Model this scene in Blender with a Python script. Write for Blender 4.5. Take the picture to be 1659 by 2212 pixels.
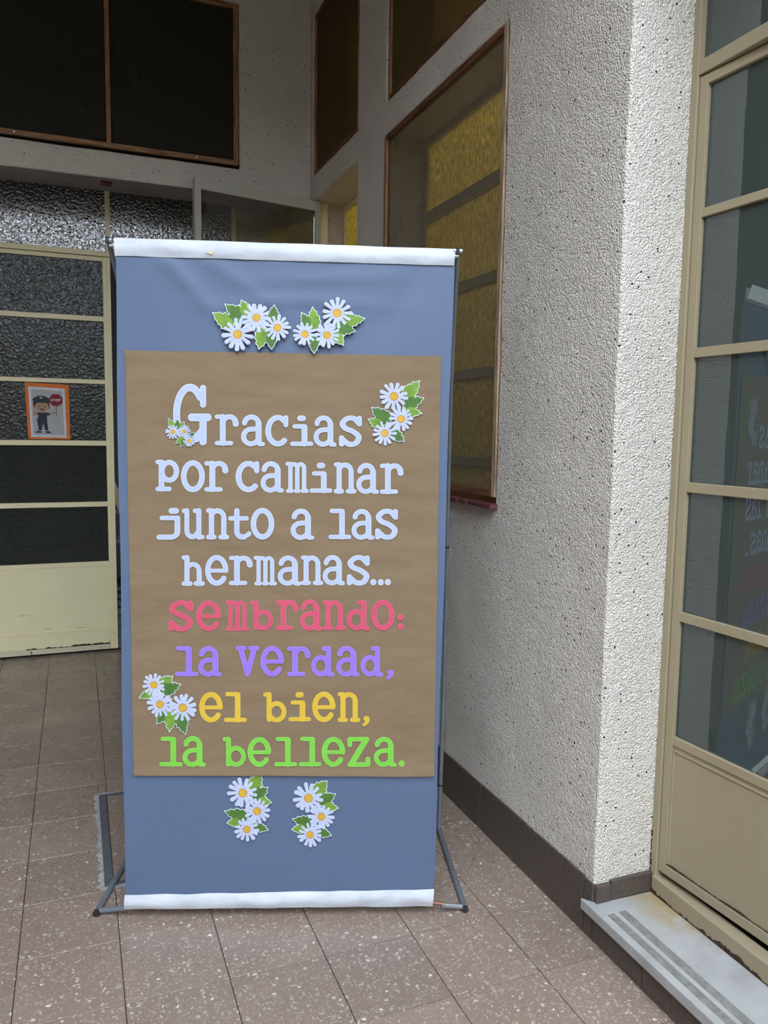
import bpy, bmesh, math, random
import numpy as np
from mathutils import Matrix, Vector, noise
from mathutils.geometry import tessellate_polygon

for o in list(bpy.data.objects):
    bpy.data.objects.remove(o)
scene = bpy.context.scene
COL = scene.collection
R = math.radians
random.seed(7)

# ------------------------------------------------------------------ camera
CAM_H = 1.38
F_PX = 1691.0
MR = np.array([[0.93053328, -0.36591163, 0.01471392],
               [-0.02428258, -0.10174302, -0.99451431],
               [0.36540139, 0.92507137, -0.10356055]])
cam_d = bpy.data.cameras.new('camera')
cam_d.sensor_fit = 'HORIZONTAL'
cam_d.sensor_width = 36.0
cam_d.lens = F_PX / 1659.0 * 36.0
cam_d.clip_start = 0.02
cam = bpy.data.objects.new('camera', cam_d)
COL.objects.link(cam)
m = Matrix.Identity(4)
for i in range(3):
    m[i][0] = MR[0][i]
    m[i][1] = -MR[1][i]
    m[i][2] = -MR[2][i]
m[2][3] = CAM_H
cam.matrix_world = m
scene.camera = cam

# ------------------------------------------------------------------ sky and exposure
world = bpy.data.worlds.new('overcast_sky')
scene.world = world
world.use_nodes = True
wn = world.node_tree.nodes
bg = wn['Background']
bg.inputs[0].default_value = (0.745, 0.855, 1.0, 1)
bg.inputs[1].default_value = 3.0
vs = scene.view_settings
vs.view_transform = 'Standard'
vs.look = 'None'
vs.gamma = 1.0
vs.use_curve_mapping = False
vs.exposure = 1.98

# ------------------------------------------------------------------ pixel helpers (photo frame 1659 x 2212)
def ray(px, py):
    return MR.T @ np.array([(px - 829.5) / F_PX, (py - 1106.0) / F_PX, 1.0])

BA = np.array([0.0998, 2.1946, 0.0])          # floor point below the banner's lower left corner
BANG = R(-19.152)
BD = np.array([math.cos(BANG), math.sin(BANG), 0.0])
BN = np.array([BD[1], -BD[0], 0.0])           # towards the viewer's side

def on_banner(px, py):
    """photo pixel -> (u, z) on the upright banner plane"""
    v = ray(px, py)
    o = np.array([0, 0, CAM_H])
    t = ((BA - o) @ BN) / (v @ BN)
    P = o + t * v
    return float((P - BA) @ BD), float(P[2])

# ------------------------------------------------------------------ materials
MATS = {}
class NT:
    def __init__(self, name):
        self.m = bpy.data.materials.new(name)
        self.m.use_nodes = True
        self.t = self.m.node_tree
        self.n = self.t.nodes
        self.b = self.n['Principled BSDF']
        self.out = self.n['Material Output']
    def new(self, typ, **kw):
        nd = self.n.new(typ)
        for k, v in kw.items():
            setattr(nd, k, v)
        return nd
    def link(self, a, b):
        self.t.links.new(a, b)
    def pos(self, scale=(1, 1, 1)):
        g = self.new('ShaderNodeNewGeometry')
        mp = self.new('ShaderNodeMapping')
        mp.inputs['Scale'].default_value = scale
        self.link(g.outputs['Position'], mp.inputs['Vector'])
        return mp.outputs['Vector']
    def noise(self, vec, scale, detail=3, rough=0.55):
        nd = self.new('ShaderNodeTexNoise')
        nd.inputs['Scale'].default_value = scale
        nd.inputs['Detail'].default_value = detail
        nd.inputs['Roughness'].default_value = rough
        self.link(vec, nd.inputs['Vector'])
        return nd.outputs['Fac']
    def voro(self, vec, scale, feature='F1', rnd=1.0):
        nd = self.new('ShaderNodeTexVoronoi', feature=feature)
        nd.inputs['Scale'].default_value = scale
        nd.inputs['Randomness'].default_value = rnd
        self.link(vec, nd.inputs['Vector'])
        return nd
    def ramp(self, fac, stops, interp='LINEAR'):
        nd = self.new('ShaderNodeValToRGB')
        cr = nd.color_ramp
        cr.interpolation = interp
        while len(cr.elements) < len(stops):
            cr.elements.new(0.5)
        for e, (p, c) in zip(cr.elements, stops):
            e.position = p
            e.color = (c, c, c, 1) if not hasattr(c, '__len__') else (*c, 1)
        self.link(fac, nd.inputs['Fac'])
        return nd.outputs['Color']
    def mix(self, fac, a, b, blend='MIX'):
        nd = self.new('ShaderNodeMix', data_type='RGBA', blend_type=blend)
        for s, v in ((nd.inputs[0], fac), (nd.inputs[6], a), (nd.inputs[7], b)):
            if hasattr(v, 'is_linked'):
                self.link(v, s)
            elif hasattr(v, '__len__'):
                s.default_value = (*v, 1)
            else:
                s.default_value = v
        return nd.outputs[2]
    def math(self, op, a, b=0.0):
        nd = self.new('ShaderNodeMath', operation=op)
        for s, v in ((nd.inputs[0], a), (nd.inputs[1], b)):
            if hasattr(v, 'is_linked'):
                self.link(v, s)
            else:
                s.default_value = v
        return nd.outputs[0]
    def bump(self, h, strength=0.5, dist=0.002):
        nd = self.new('ShaderNodeBump')
        nd.inputs['Strength'].default_value = strength
        nd.inputs['Distance'].default_value = dist
        self.link(h, nd.inputs['Height'])
        self.link(nd.outputs['Normal'], self.b.inputs['Normal'])
        return nd.outputs['Normal']
    def set(self, color=None, rough=0.5, metal=0.0, spec=0.5, ior=None):
        b = self.b
        if color is not None:
            if hasattr(color, 'is_linked'):
                self.link(color, b.inputs['Base Color'])
            else:
                b.inputs['Base Color'].default_value = (*color, 1)
        if hasattr(rough, 'is_linked'):
            self.link(rough, b.inputs['Roughness'])
        else:
            b.inputs['Roughness'].default_value = rough
        b.inputs['Metallic'].default_value = metal
        b.inputs['Specular IOR Level'].default_value = spec
        if ior:
            b.inputs['IOR'].default_value = ior
        return self

def plain(name, col, rough=0.6, metal=0.0, spec=0.4, var=0.06, vscale=18, bump=0.0):
    t = NT(name)
    p = t.pos()
    f = t.noise(p, vscale, 4)
    lo = tuple(c * (1 - var) for c in col)
    hi = tuple(min(1, c * (1 + var)) for c in col)
    t.set(t.ramp(f, [(0.3, lo), (0.7, hi)]), rough, metal, spec)
    if bump:
        t.bump(t.noise(p, vscale * 6, 3), bump, 0.001)
    MATS[name] = t.m
    return t.m

def stucco(name, base, specks=True, bump=1.0, grain=1.0):
    t = NT(name)
    p = t.pos()
    big = t.noise(p, 2.2, 4)
    c = t.mix(t.ramp(big, [(0.35, 0.0), (0.7, 1.0)]), tuple(v * 0.93 for v in base), tuple(v * 1.05 for v in base))
    fine = t.noise(p, 260, 2)
    c = t.mix(0.35, c, t.ramp(fine, [(0.3, tuple(v * 0.65 for v in base)), (0.7, tuple(v * 1.15 for v in base))]))
    if specks:
        vd = t.voro(p, 40)
        cell = t.new('ShaderNodeSeparateColor')
        t.link(vd.outputs['Color'], cell.inputs[0])
        pick = t.math('GREATER_THAN', cell.outputs[0], 0.56)
        near = t.math('LESS_THAN', vd.outputs['Distance'], 0.12)
        near2 = t.math('ADD', vd.outputs['Distance'], t.math('MULTIPLY', fine, 0.12))
        near = t.math('LESS_THAN', near2, 0.185)
        f = t.math('MULTIPLY', pick, near)
        dark = t.mix(cell.outputs[1], (0.008, 0.008, 0.012), (0.02, 0.022, 0.07))
        c = t.mix(f, c, dark)
    t.set(c, 0.48, 0, 0.5)
    # pebbly relief: packed grains with narrow dark crevices between them
    nz = t.new('ShaderNodeTexNoise')
    nz.inputs['Scale'].default_value = 110
    t.link(p, nz.inputs['Vector'])
    sc = t.new('ShaderNodeVectorMath', operation='SCALE')
    sc.inputs['Scale'].default_value = 0.006
    t.link(nz.outputs['Color'], sc.inputs[0])
    pj = t.new('ShaderNodeVectorMath', operation='ADD')
    t.link(p, pj.inputs[0])
    t.link(sc.outputs[0], pj.inputs[1])
    v1 = t.voro(pj.outputs[0], 185 * grain, 'F1')
    v2 = t.voro(pj.outputs[0], 320 * grain, 'F1')
    h = t.math('ADD', t.math('MULTIPLY', v1.outputs['Distance'], -0.75), t.math('MULTIPLY', v2.outputs['Distance'], -0.30))
    h = t.math('ADD', h, t.math('MULTIPLY', t.noise(p, 60 * grain, 3), 0.8))
    t.bump(h, bump, 0.0062)
    MATS[name] = t.m
    return t.m

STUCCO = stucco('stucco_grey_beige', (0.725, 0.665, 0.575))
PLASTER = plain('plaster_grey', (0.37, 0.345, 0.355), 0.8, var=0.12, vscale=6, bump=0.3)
BROWNWALL = plain('wall_brown_low_bounce', (0.30, 0.26, 0.23), 0.7)  # dark tone chosen to cut light bounced from the unseen patio walls
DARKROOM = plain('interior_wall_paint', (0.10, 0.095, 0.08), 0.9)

def terrazzo():
    t = NT('terrazzo_brown')
    p = t.pos()
    warp = t.new('ShaderNodeTexNoise')
    warp.inputs['Scale'].default_value = 60
    t.link(p, warp.inputs['Vector'])
    sc = t.new('ShaderNodeVectorMath', operation='SCALE')
    sc.inputs['Scale'].default_value = 0.020
    t.link(warp.outputs['Color'], sc.inputs[0])
    ad = t.new('ShaderNodeVectorMath', operation='ADD')
    t.link(p, ad.inputs[0])
    t.link(sc.outputs[0], ad.inputs[1])
    pw = ad.outputs[0]
    base = t.mix(t.noise(p, 7, 5), (0.225, 0.160, 0.122), (0.290, 0.215, 0.17))
    base = t.mix(t.math('MULTIPLY', t.noise(p, 240, 2), 0.5), base, (0.15, 0.10, 0.08))
    col = base
    for scale, pk, rad, c0, c1 in ((170, 0.30, 0.46, (0.20, 0.15, 0.115), (0.42, 0.345, 0.275)),
                                   (95, 0.42, 0.42, (0.25, 0.20, 0.155), (0.44, 0.38, 0.30)),
                                   (62, 0.84, 0.34, (0.30, 0.25, 0.195), (0.66, 0.62, 0.53))):
        vd = t.voro(pw, scale)
        ce = t.new('ShaderNodeSeparateColor')
        t.link(vd.outputs['Color'], ce.inputs[0])
        rr = t.math('MULTIPLY', ce.outputs[2], rad * 0.55)
        f = t.math('MULTIPLY', t.math('GREATER_THAN', ce.outputs[0], pk),
                   t.math('LESS_THAN', vd.outputs['Distance'], t.math('ADD', rr, rad * 0.45)))
        col = t.mix(f, col, t.mix(ce.outputs[1], c0, c1))
    oi = t.new('ShaderNodeObjectInfo')
    hv = t.new('ShaderNodeHueSaturation')
    t.link(t.math('ADD', t.math('MULTIPLY', oi.outputs['Random'], 0.14), 0.93), hv.inputs['Value'])
    t.link(col, hv.inputs['Color'])
    rg = t.ramp(t.noise(p, 5, 5), [(0.3, 0.17), (0.7, 0.42)])
    t.set(hv.outputs['Color'], rg, 0, 0.5)
    t.bump(t.noise(p, 300, 2), 0.08, 0.001)
    MATS['terrazzo_brown'] = t.m
    return t.m
TERR = terrazzo()
GROUT = plain('grout_dark', (0.05, 0.037, 0.03), 0.9)
BASEB = plain('baseboard_brown_terrazzo', (0.075, 0.057, 0.046), 0.38, spec=0.5, var=0.25, vscale=60)
CEMENT = plain('cement_grey', (0.30, 0.29, 0.28), 0.9, var=0.3, vscale=60, bump=0.6)
STEELGREY = plain('hatch_steel', (0.12, 0.125, 0.135), 0.5, 0.3, var=0.25, vscale=40)

def marble():
    t = NT('marble_white_worn')
    p = t.pos()
    n = t.noise(p, 9, 6, 0.65)
    c = t.ramp(n, [(0.3, (0.30, 0.295, 0.28)), (0.55, (0.375, 0.37, 0.355)), (0.75, (0.42, 0.415, 0.40))])
    # ochre rust stain with a shape of its own beside the door frame
    g = t.new('ShaderNodeSeparateXYZ')
    t.link(p, g.inputs[0])
    wob = t.math('MULTIPLY', t.math('SUBTRACT', t.noise(p, 26, 4), 0.5), 0.16)
    dx = t.math('MULTIPLY', t.math('SUBTRACT', g.outputs[0], 1.475), 9.0)
    dy = t.math('MULTIPLY', t.math('SUBTRACT', g.outputs[1], 1.60), 5.0)
    d2 = t.math('SQRT', t.math('ADD', t.math('MULTIPLY', dx, dx), t.math('MULTIPLY', dy, dy)))
    st = t.math('ADD', d2, t.math('MULTIPLY', wob, 8.0))
    f = t.ramp(st, [(0.25, 0.95), (1.15, 0.0)])
    c = t.mix(f, c, (0.33, 0.24, 0.11))
    spots = t.voro(p, 30)
    c = t.mix(t.math('LESS_THAN', spots.outputs['Distance'], 0.05), c, (0.12, 0.10, 0.08))
    t.set(c, 0.42, 0, 0.5)
    MATS['marble'] = t.m
    return t.m
MARBLE = marble()
STRIP = plain('antislip_strip_worn_grey', (0.195, 0.19, 0.175), 0.7, var=0.25, vscale=50)

def steel_paint(name, col, rust=0.0):
    t = NT(name)
    p = t.pos()
    c = t.mix(t.noise(p, 6, 4), tuple(v * 0.95 for v in col), tuple(v * 1.04 for v in col))
    ch = t.ramp(t.noise(p, 90, 5, 0.7), [(0.70, 0.0), (0.73, 1.0)])
    c = t.mix(t.math('MULTIPLY', ch, 0.25), c, (0.06, 0.035, 0.02))
    if rust:
        g = t.new('ShaderNodeSeparateXYZ')
        t.link(p, g.inputs[0])
        f = t.ramp(t.math('ADD', t.noise(p, 38, 5, 0.7), rust), [(0.55, 0.0), (0.60, 1.0)])
        c = t.mix(f, c, t.mix(t.noise(p, 120, 3), (0.035, 0.018, 0.010), (0.16, 0.075, 0.03)))
    t.set(c, 0.5, 0, 0.4)
    t.bump(t.noise(p, 45, 3), 0.12, 0.002)
    MATS[name] = t.m
    return t.m
PAINT_TAN = steel_paint('steel_paint_tan', (0.315, 0.258, 0.160))
PAINT_TAN_RUST = steel_paint('steel_paint_tan_rusting', (0.305, 0.25, 0.16), -0.10)
PAINT_CREAM = steel_paint('steel_paint_cream', (0.79, 0.70, 0.42))
PAINT_CREAM_RUST = steel_paint('steel_paint_cream_rusting', (0.62, 0.56, 0.38), -0.06)
PAINT_GREY = steel_paint('steel_paint_warm_grey', (0.40, 0.38, 0.32))
RUST = plain('rust_dark', (0.045, 0.022, 0.012), 0.9, var=0.5, vscale=80, bump=0.5)

def wood(name, a, b, axis='z'):
    t = NT(name)
    s = {'z': (40, 40, 4), 'y': (40, 4, 40), 'x': (4, 40, 40)}[axis]
    p = t.pos(s)
    c = t.ramp(t.noise(p, 2.0, 5, 0.65), [(0.28, tuple(v * 0.22 for v in a)), (0.42, a), (0.62, b), (0.8, a)])
    t.set(c, 0.6, 0, 0.35)
    t.bump(t.noise(p, 4, 4), 0.3, 0.001)
    MATS[name] = t.m
    return t.m
WOOD_V = wood('wood_frame_upright', (0.20, 0.098, 0.040), (0.34, 0.19, 0.085), 'z')
WOOD_LIGHT = wood('wood_frame_weathered', (0.24, 0.15, 0.09), (0.44, 0.32, 0.21), 'z')
WOOD_Y = wood('wood_frame_level', (0.10, 0.040, 0.018), (0.17, 0.075, 0.03), 'y')
WOOD_X = wood('wood_frame_cross', (0.20, 0.098, 0.040), (0.34, 0.19, 0.085), 'x')

def pane_mat(name, col, kind, rough=0.12, strength=0.8, spec=0.5, see=0.0, trans=None, trf=0.0):
    t = NT(name)
    p = t.pos()
    t.set(col, rough, 0, spec)
    if kind == 'hammer':
        w = t.new('ShaderNodeTexNoise')
        w.inputs['Scale'].default_value = 55
        w.inputs['Detail'].default_value = 2
        t.link(p, w.inputs['Vector'])
        sc = t.new('ShaderNodeVectorMath', operation='SCALE')
        sc.inputs['Scale'].default_value = 0.02
        t.link(w.outputs['Color'], sc.inputs[0])
        ad = t.new('ShaderNodeVectorMath', operation='ADD')
        t.link(p, ad.inputs[0])
        t.link(sc.outputs[0], ad.inputs[1])
        h = t.math('ADD', t.noise(ad.outputs[0], 60, 2), t.math('MULTIPLY', t.voro(ad.outputs[0], 70, 'SMOOTH_F1').outputs['Distance'], 0.8))
        t.bump(h, strength, 0.0035)
    elif kind == 'grid':
        g = t.new('ShaderNodeSeparateXYZ')
        t.link(p, g.inputs[0])
        k = 2 * math.pi / 0.0135
        h = t.math('ADD', t.math('SINE', t.math('MULTIPLY', g.outputs[0], k)), t.math('SINE', t.math('MULTIPLY', g.outputs[2], k)))
        t.bump(h, strength, 0.0035)
    if trans is not None:
        tr = t.new('ShaderNodeBsdfTranslucent')
        tr.inputs[0].default_value = (*trans, 1)
        t.link(t.ramp(t.noise(t.pos((1, 1, 0.45)), 85, 3, 0.6), [(0.32, tuple(v * 0.45 for v in trans)), (0.68, tuple(min(1, v * 1.45) for v in trans))]), tr.inputs[0])
        mx = t.new('ShaderNodeMixShader')
        mx.inputs[0].default_value = trf
        if t.b.inputs['Normal'].is_linked:
            t.link(t.b.inputs['Normal'].links[0].from_socket, tr.inputs['Normal'])
        t.link(t.b.outputs[0], mx.inputs[1])
        t.link(tr.outputs[0], mx.inputs[2])
        t.link(mx.outputs[0], t.out.inputs[0])
    elif see > 0:
        tr = t.new('ShaderNodeBsdfTransparent')
        tr.inputs[0].default_value = (0.75, 0.8, 0.72, 1)
        mx = t.new('ShaderNodeMixShader')
        mx.inputs[0].default_value = see
        t.link(t.b.outputs[0], mx.inputs[1])
        t.link(tr.outputs[0], mx.inputs[2])
        t.link(mx.outputs[0], t.out.inputs[0])
    MATS[name] = t.m
    return t.m
G_HAMMER = pane_mat('hammered_glass_dark', (0.030, 0.031, 0.024), 'hammer', 0.07, 1.0, 0.9, see=0.12)
G_ROLLED = pane_mat('rolled_glass_dark', (0.030, 0.032, 0.025), 'hammer', 0.16, 0.9, 0.32, see=0.12)
G_GRID = pane_mat('waffle_glass_dark', (0.050, 0.060, 0.052), 'grid', 0.12, 1.0, 0.6, see=0.12)
G_HAMMER.node_tree.nodes['Principled BSDF'].inputs['IOR'].default_value = 2.0
G_DOOR = pane_mat('backed_glass_grey_green', (0.046, 0.060, 0.053), 'flat', 0.015, spec=0.5)
G_DOOR.node_tree.nodes['Principled BSDF'].inputs['IOR'].default_value = 1.75
G_AMBER = pane_mat('amber_hammered_glass', (0.11, 0.095, 0.035), 'hammer', 0.12, 1.0, 0.5, trans=(0.52, 0.47, 0.19), trf=0.45)

def clear_glass():
    t = NT('clear_glass')
    fr = t.new('ShaderNodeFresnel')
    fr.inputs[0].default_value = 1.7
    tr = t.new('ShaderNodeBsdfTransparent')
    tr.inputs[0].default_value = (0.80, 0.80, 0.76, 1)
    gl = t.new('ShaderNodeBsdfGlossy')
    gl.inputs['Roughness'].default_value = 0.02
    mx = t.new('ShaderNodeMixShader')
    t.link(fr.outputs[0], mx.inputs[0])
    t.link(tr.outputs[0], mx.inputs[1])
    t.link(gl.outputs[0], mx.inputs[2])
    t.link(mx.outputs[0], t.out.inputs[0])
    MATS['clear_glass'] = t.m
    return t.m
G_CLEAR = clear_glass()

def screen_mat(name, col, cover):
    t = NT(name)
    t.set(col, 0.8, 0, 0.2)
    tr = t.new('ShaderNodeBsdfTransparent')
    mx = t.new('ShaderNodeMixShader')
    p = t.pos()
    cv = t.math('ADD', t.math('MULTIPLY', t.math('SUBTRACT', t.noise(p, 3, 3), 0.5), 0.12), 1 - cover)
    t.link(cv, mx.inputs[0])
    t.link(t.b.outputs[0], mx.inputs[1])
    t.link(tr.outputs[0], mx.inputs[2])
    t.link(mx.outputs[0], t.out.inputs[0])
    MATS[name] = t.m
    return t.m
SCREEN_W = screen_mat('insect_screen_grey', (0.12, 0.105, 0.08), 0.45)
SCREEN_UP = screen_mat('insect_screen_brown', (0.085, 0.054, 0.022), 0.84)
SCREEN_DK = screen_mat('insect_screen_black', (0.022, 0.021, 0.016), 0.93)

def vinyl():
    t = NT('banner_vinyl_blue_grey')
    p = t.pos()
    c = t.mix(t.noise(p, 3, 4), (0.086, 0.121, 0.198), (0.098, 0.137, 0.220))
    sm = t.ramp(t.noise(p, 14, 6, 0.7), [(0.66, 0.0), (0.8, 1.0)])
    c = t.mix(t.math('MULTIPLY', sm, 0.22), c, (0.20, 0.24, 0.30))
    g = t.new('ShaderNodeSeparateXYZ')
    t.link(p, g.inputs[0])
    wv = t.math('SINE', t.math('MULTIPLY', g.outputs[2], 2 * math.pi / 0.0032))
    t.set(c, 0.5, 0, 0.4)
    t.bump(wv, 0.25, 0.0003)
    MATS['vinyl'] = t.m
    return t.m
VINYL = vinyl()

def white_hem():
    t = NT('hem_white_paper')
    p = t.pos()
    c = t.mix(t.ramp(t.noise(p, 12, 5), [(0.4, 0.0), (0.75, 1.0)]), (0.565, 0.585, 0.62), (0.44, 0.46, 0.49))
    t.set(c, 0.5, 0, 0.4)
    t.bump(t.noise(t.pos((4, 4, 7)), 3, 2), 0.5, 0.012)
    MATS['hem'] = t.m
    return t.m
HEM = white_hem()

def kraft():
    t = NT('kraft_paper_brown')
    p = t.pos((3.5, 3.5, 14))
    c = t.mix(t.ramp(t.noise(p, 2.2, 5, 0.6), [(0.2, 0.0), (0.8, 1.0)]), (0.192, 0.130, 0.072), (0.250, 0.175, 0.104))
    f = t.noise(t.pos((60, 60, 400)), 2, 3)
    c = t.mix(t.math('MULTIPLY', f, 0.35), c, (0.150, 0.100, 0.056))
    t.set(c, 0.75, 0, 0.25)
    t.bump(t.noise(t.pos((1.2, 1.2, 7)), 2.0, 2), 0.25, 0.02)
    MATS['kraft'] = t.m
    return t.m
KRAFT = kraft()

def paper(name, col, var=0.05):
    return plain(name, col, 0.6, 0, 0.3, var, 30)
LET_W = paper('paper_letter_pale_blue', (0.41, 0.465, 0.665), 0.03)
RIM_W = paper('paper_letter_white_edge', (0.58, 0.615, 0.70), 0.02)
LET_P = paper('paper_letter_pink', (0.56, 0.075, 0.13), 0.04)
RIM_P = paper('paper_letter_pink_edge', (0.60, 0.115, 0.18), 0.03)
LET_V = paper('paper_letter_violet', (0.27, 0.155, 0.62), 0.04)
RIM_V = paper('paper_letter_violet_edge', (0.34, 0.23, 0.66), 0.03)
LET_Y = paper('paper_letter_yellow', (0.62, 0.405, 0.035), 0.04)
RIM_Y = paper('paper_letter_yellow_edge', (0.64, 0.45, 0.08), 0.03)
LET_G = paper('paper_letter_green', (0.18, 0.52, 0.055), 0.04)
RIM_G = paper('paper_letter_green_edge', (0.26, 0.57, 0.11), 0.03)
CUT_WHITE = paper('cutout_paper_white', (0.61, 0.64, 0.70), 0.02)
PETAL = paper('daisy_petal_print', (0.455, 0.495, 0.65), 0.04)
PETAL_D = paper('daisy_petal_crease_print', (0.37, 0.42, 0.57), 0.05)
DISC = paper('daisy_centre_yellow', (0.55, 0.34, 0.035), 0.12)
DISC_RIM = paper('daisy_centre_orange_edge', (0.46, 0.20, 0.05), 0.1)
LEAF_A = paper('leaf_print_green', (0.155, 0.28, 0.035), 0.2)
LEAF_B = paper('leaf_print_dark_green', (0.07, 0.155, 0.03), 0.2)
VEIN = paper('leaf_vein_print', (0.06, 0.15, 0.025), 0.1)

TUBE_GREY = plain('tube_paint_grey', (0.16, 0.18, 0.205), 0.34, 0.25, 0.5, 0.1)
TUBE_SILVER = plain('tube_bare_steel', (0.50, 0.54, 0.57), 0.28, 0.85, 0.5, 0.1)
COPPER = plain('rod_copper_red', (0.25, 0.115, 0.08), 0.45, 0.4)
BLACKP = plain('plastic_cap_black', (0.02, 0.021, 0.023), 0.45)
REDTILE = plain('sill_red_clay', (0.105, 0.030, 0.032), 0.55, var=0.2, vscale=20, bump=0.3)
REDPLATE = plain('red_plate', (0.16, 0.012, 0.012), 0.6)
TAPE = plain('tape_milky', (0.17, 0.20, 0.19), 0.5)
ORANGE = paper('card_orange', (0.66, 0.165, 0.02), 0.06)
WPAPER = paper('print_paper_white', (0.62, 0.60, 0.62), 0.03)
PRINTGREY = paper('print_pale_grey', (0.40, 0.39, 0.385), 0.06)
NAVY = paper('print_navy', (0.020, 0.030, 0.048), 0.1)
SKIN = paper('print_skin', (0.42, 0.235, 0.14), 0.06)
HAIR = paper('print_red_brown', (0.075, 0.016, 0.010), 0.1)
BLK = paper('print_black', (0.008, 0.007, 0.008), 0.1)
STOPRED = paper('print_stop_red', (0.19, 0.010, 0.014), 0.08)
PRWHITE = paper('print_white', (0.72, 0.66, 0.63), 0.03)
EYEW = paper('print_eye_cream', (0.50, 0.36, 0.25), 0.03)
BADGE = paper('print_badge_yellow', (0.35, 0.28, 0.05), 0.1)
STICK = paper('print_pole_brown', (0.14, 0.09, 0.075), 0.1)
CHK_W = plain('checker_tile_white', (0.42, 0.44, 0.43), 0.4)
CHK_B = plain('checker_tile_black', (0.012, 0.012, 0.012), 0.4)
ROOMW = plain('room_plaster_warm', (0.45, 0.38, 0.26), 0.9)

# ------------------------------------------------------------------ geometry helpers
class MB:
    def __init__(self):
        self.v = []
        self.f = []
    def box(self, x0, x1, y0, y1, z0, z1):
        b = len(self.v)
        self.v += [(x0, y0, z0), (x1, y0, z0), (x1, y1, z0), (x0, y1, z0), (x0, y0, z1), (x1, y0, z1), (x1, y1, z1), (x0, y1, z1)]
        self.f += [tuple(b + i for i in q) for q in ((0, 3, 2, 1), (4, 5, 6, 7), (0, 1, 5, 4), (1, 2, 6, 5), (2, 3, 7, 6), (3, 0, 4, 7))]
        return self
    def tube(self, pts, r, n=14, caps=True):
        pts = [Vector(p) for p in pts]
        rings = []
        up = None
        for i, p in enumerate(pts):
            a = pts[max(i - 1, 0)]
            c = pts[min(i + 1, len(pts) - 1)]
            t = (c - a).normalized()
            if up is None:
                up = Vector((0, 0, 1)) if abs(t.z) < 0.9 else Vector((1, 0, 0))
            s = t.cross(up).normalized()
            up = s.cross(t).normalized()
            rr = r[i] if hasattr(r, '__len__') else r
            b = len(self.v)
            for k in range(n):
                a_ = 2 * math.pi * k / n
                self.v.append(tuple(p + s * math.cos(a_) * rr + up * math.sin(a_) * rr))
            rings.append(b)
        for b0, b1 in zip(rings, rings[1:]):
            for k in range(n):
                k2 = (k + 1) % n
                self.f.append((b0 + k, b0 + k2, b1 + k2, b1 + k))
        if caps:
            self.f.append(tuple(rings[0] + k for k in reversed(range(n))))
            self.f.append(tuple(rings[-1] + k for k in range(n)))
        return self
    def build(self, name, mat, parent=None, smooth=False, bevel=0.0, seg=2):
        me = bpy.data.meshes.new(name)
        me.from_pydata(self.v, [], self.f)
        me.update()
        return link(name, me, mat, parent, smooth, bevel, seg)

def link(name, me, mat, parent=None, smooth=False, bevel=0.0, seg=2):
    bm = bmesh.new()
    bm.from_mesh(me)
    bmesh.ops.recalc_face_normals(bm, faces=bm.faces)
    bm.to_mesh(me)
    bm.free()
    if smooth:
        for p in me.polygons:
            p.use_smooth = True
        try:
            me.set_sharp_from_angle(angle=R(40))
        except Exception:
            pass
    o = bpy.data.objects.new(name, me)
    COL.objects.link(o)
    me.materials.append(mat)
    if parent:
        o.parent = parent
    if bevel:
        md = o.modifiers.new('bevel', 'BEVEL')
        md.width = bevel
        md.segments = seg
        md.limit_method = 'ANGLE'
        md.angle_limit = R(40)
    return o

def empty(name, loc=(0, 0, 0), rz=0.0):
    o = bpy.data.objects.new(name, None)
    o.empty_display_size = 0.05
    o.location = loc
    o.rotation_euler = (0, 0, rz)
    COL.objects.link(o)
    return o

def tag(o, label, cat, kind=None, group=None):
    o['label'] = label
    o['category'] = cat
    if kind:
        o['kind'] = kind
    if group:
        o['group'] = group
    return o

def bx(name, mat, x0, x1, y0, y1, z0, z1, parent=None, bevel=0.0):
    """box mesh; coordinates in world, parents are unrotated empties at some location"""
    off = Vector(parent.location) if parent else Vector((0, 0, 0))
    return MB().box(x0 - off.x, x1 - off.x, y0 - off.y, y1 - off.y, z0 - off.z, z1 - off.z).build(name, mat, parent, bevel=bevel)

def cuts(a, b, fine0, fine1, step, must):
    s = {round(a, 4), round(b, 4)}
    lo, hi = max(a, fine0), min(b, fine1)
    if hi > lo:
        k = max(1, int((hi - lo) / step))
        for i in range(k + 1):
            s.add(round(lo + (hi - lo) * i / k, 4))
    out = sorted(s)
    for q in must:
        q = round(q, 4)
        if all(abs(q - t) > step * 0.45 for t in out):
            out.append(q)
        else:
            out = [t for t in out if abs(t - q) > step * 0.45 or t in [round(w, 4) for w in must]]
            if q not in out:
                out.append(q)
        out.sort()
    return out

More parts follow.
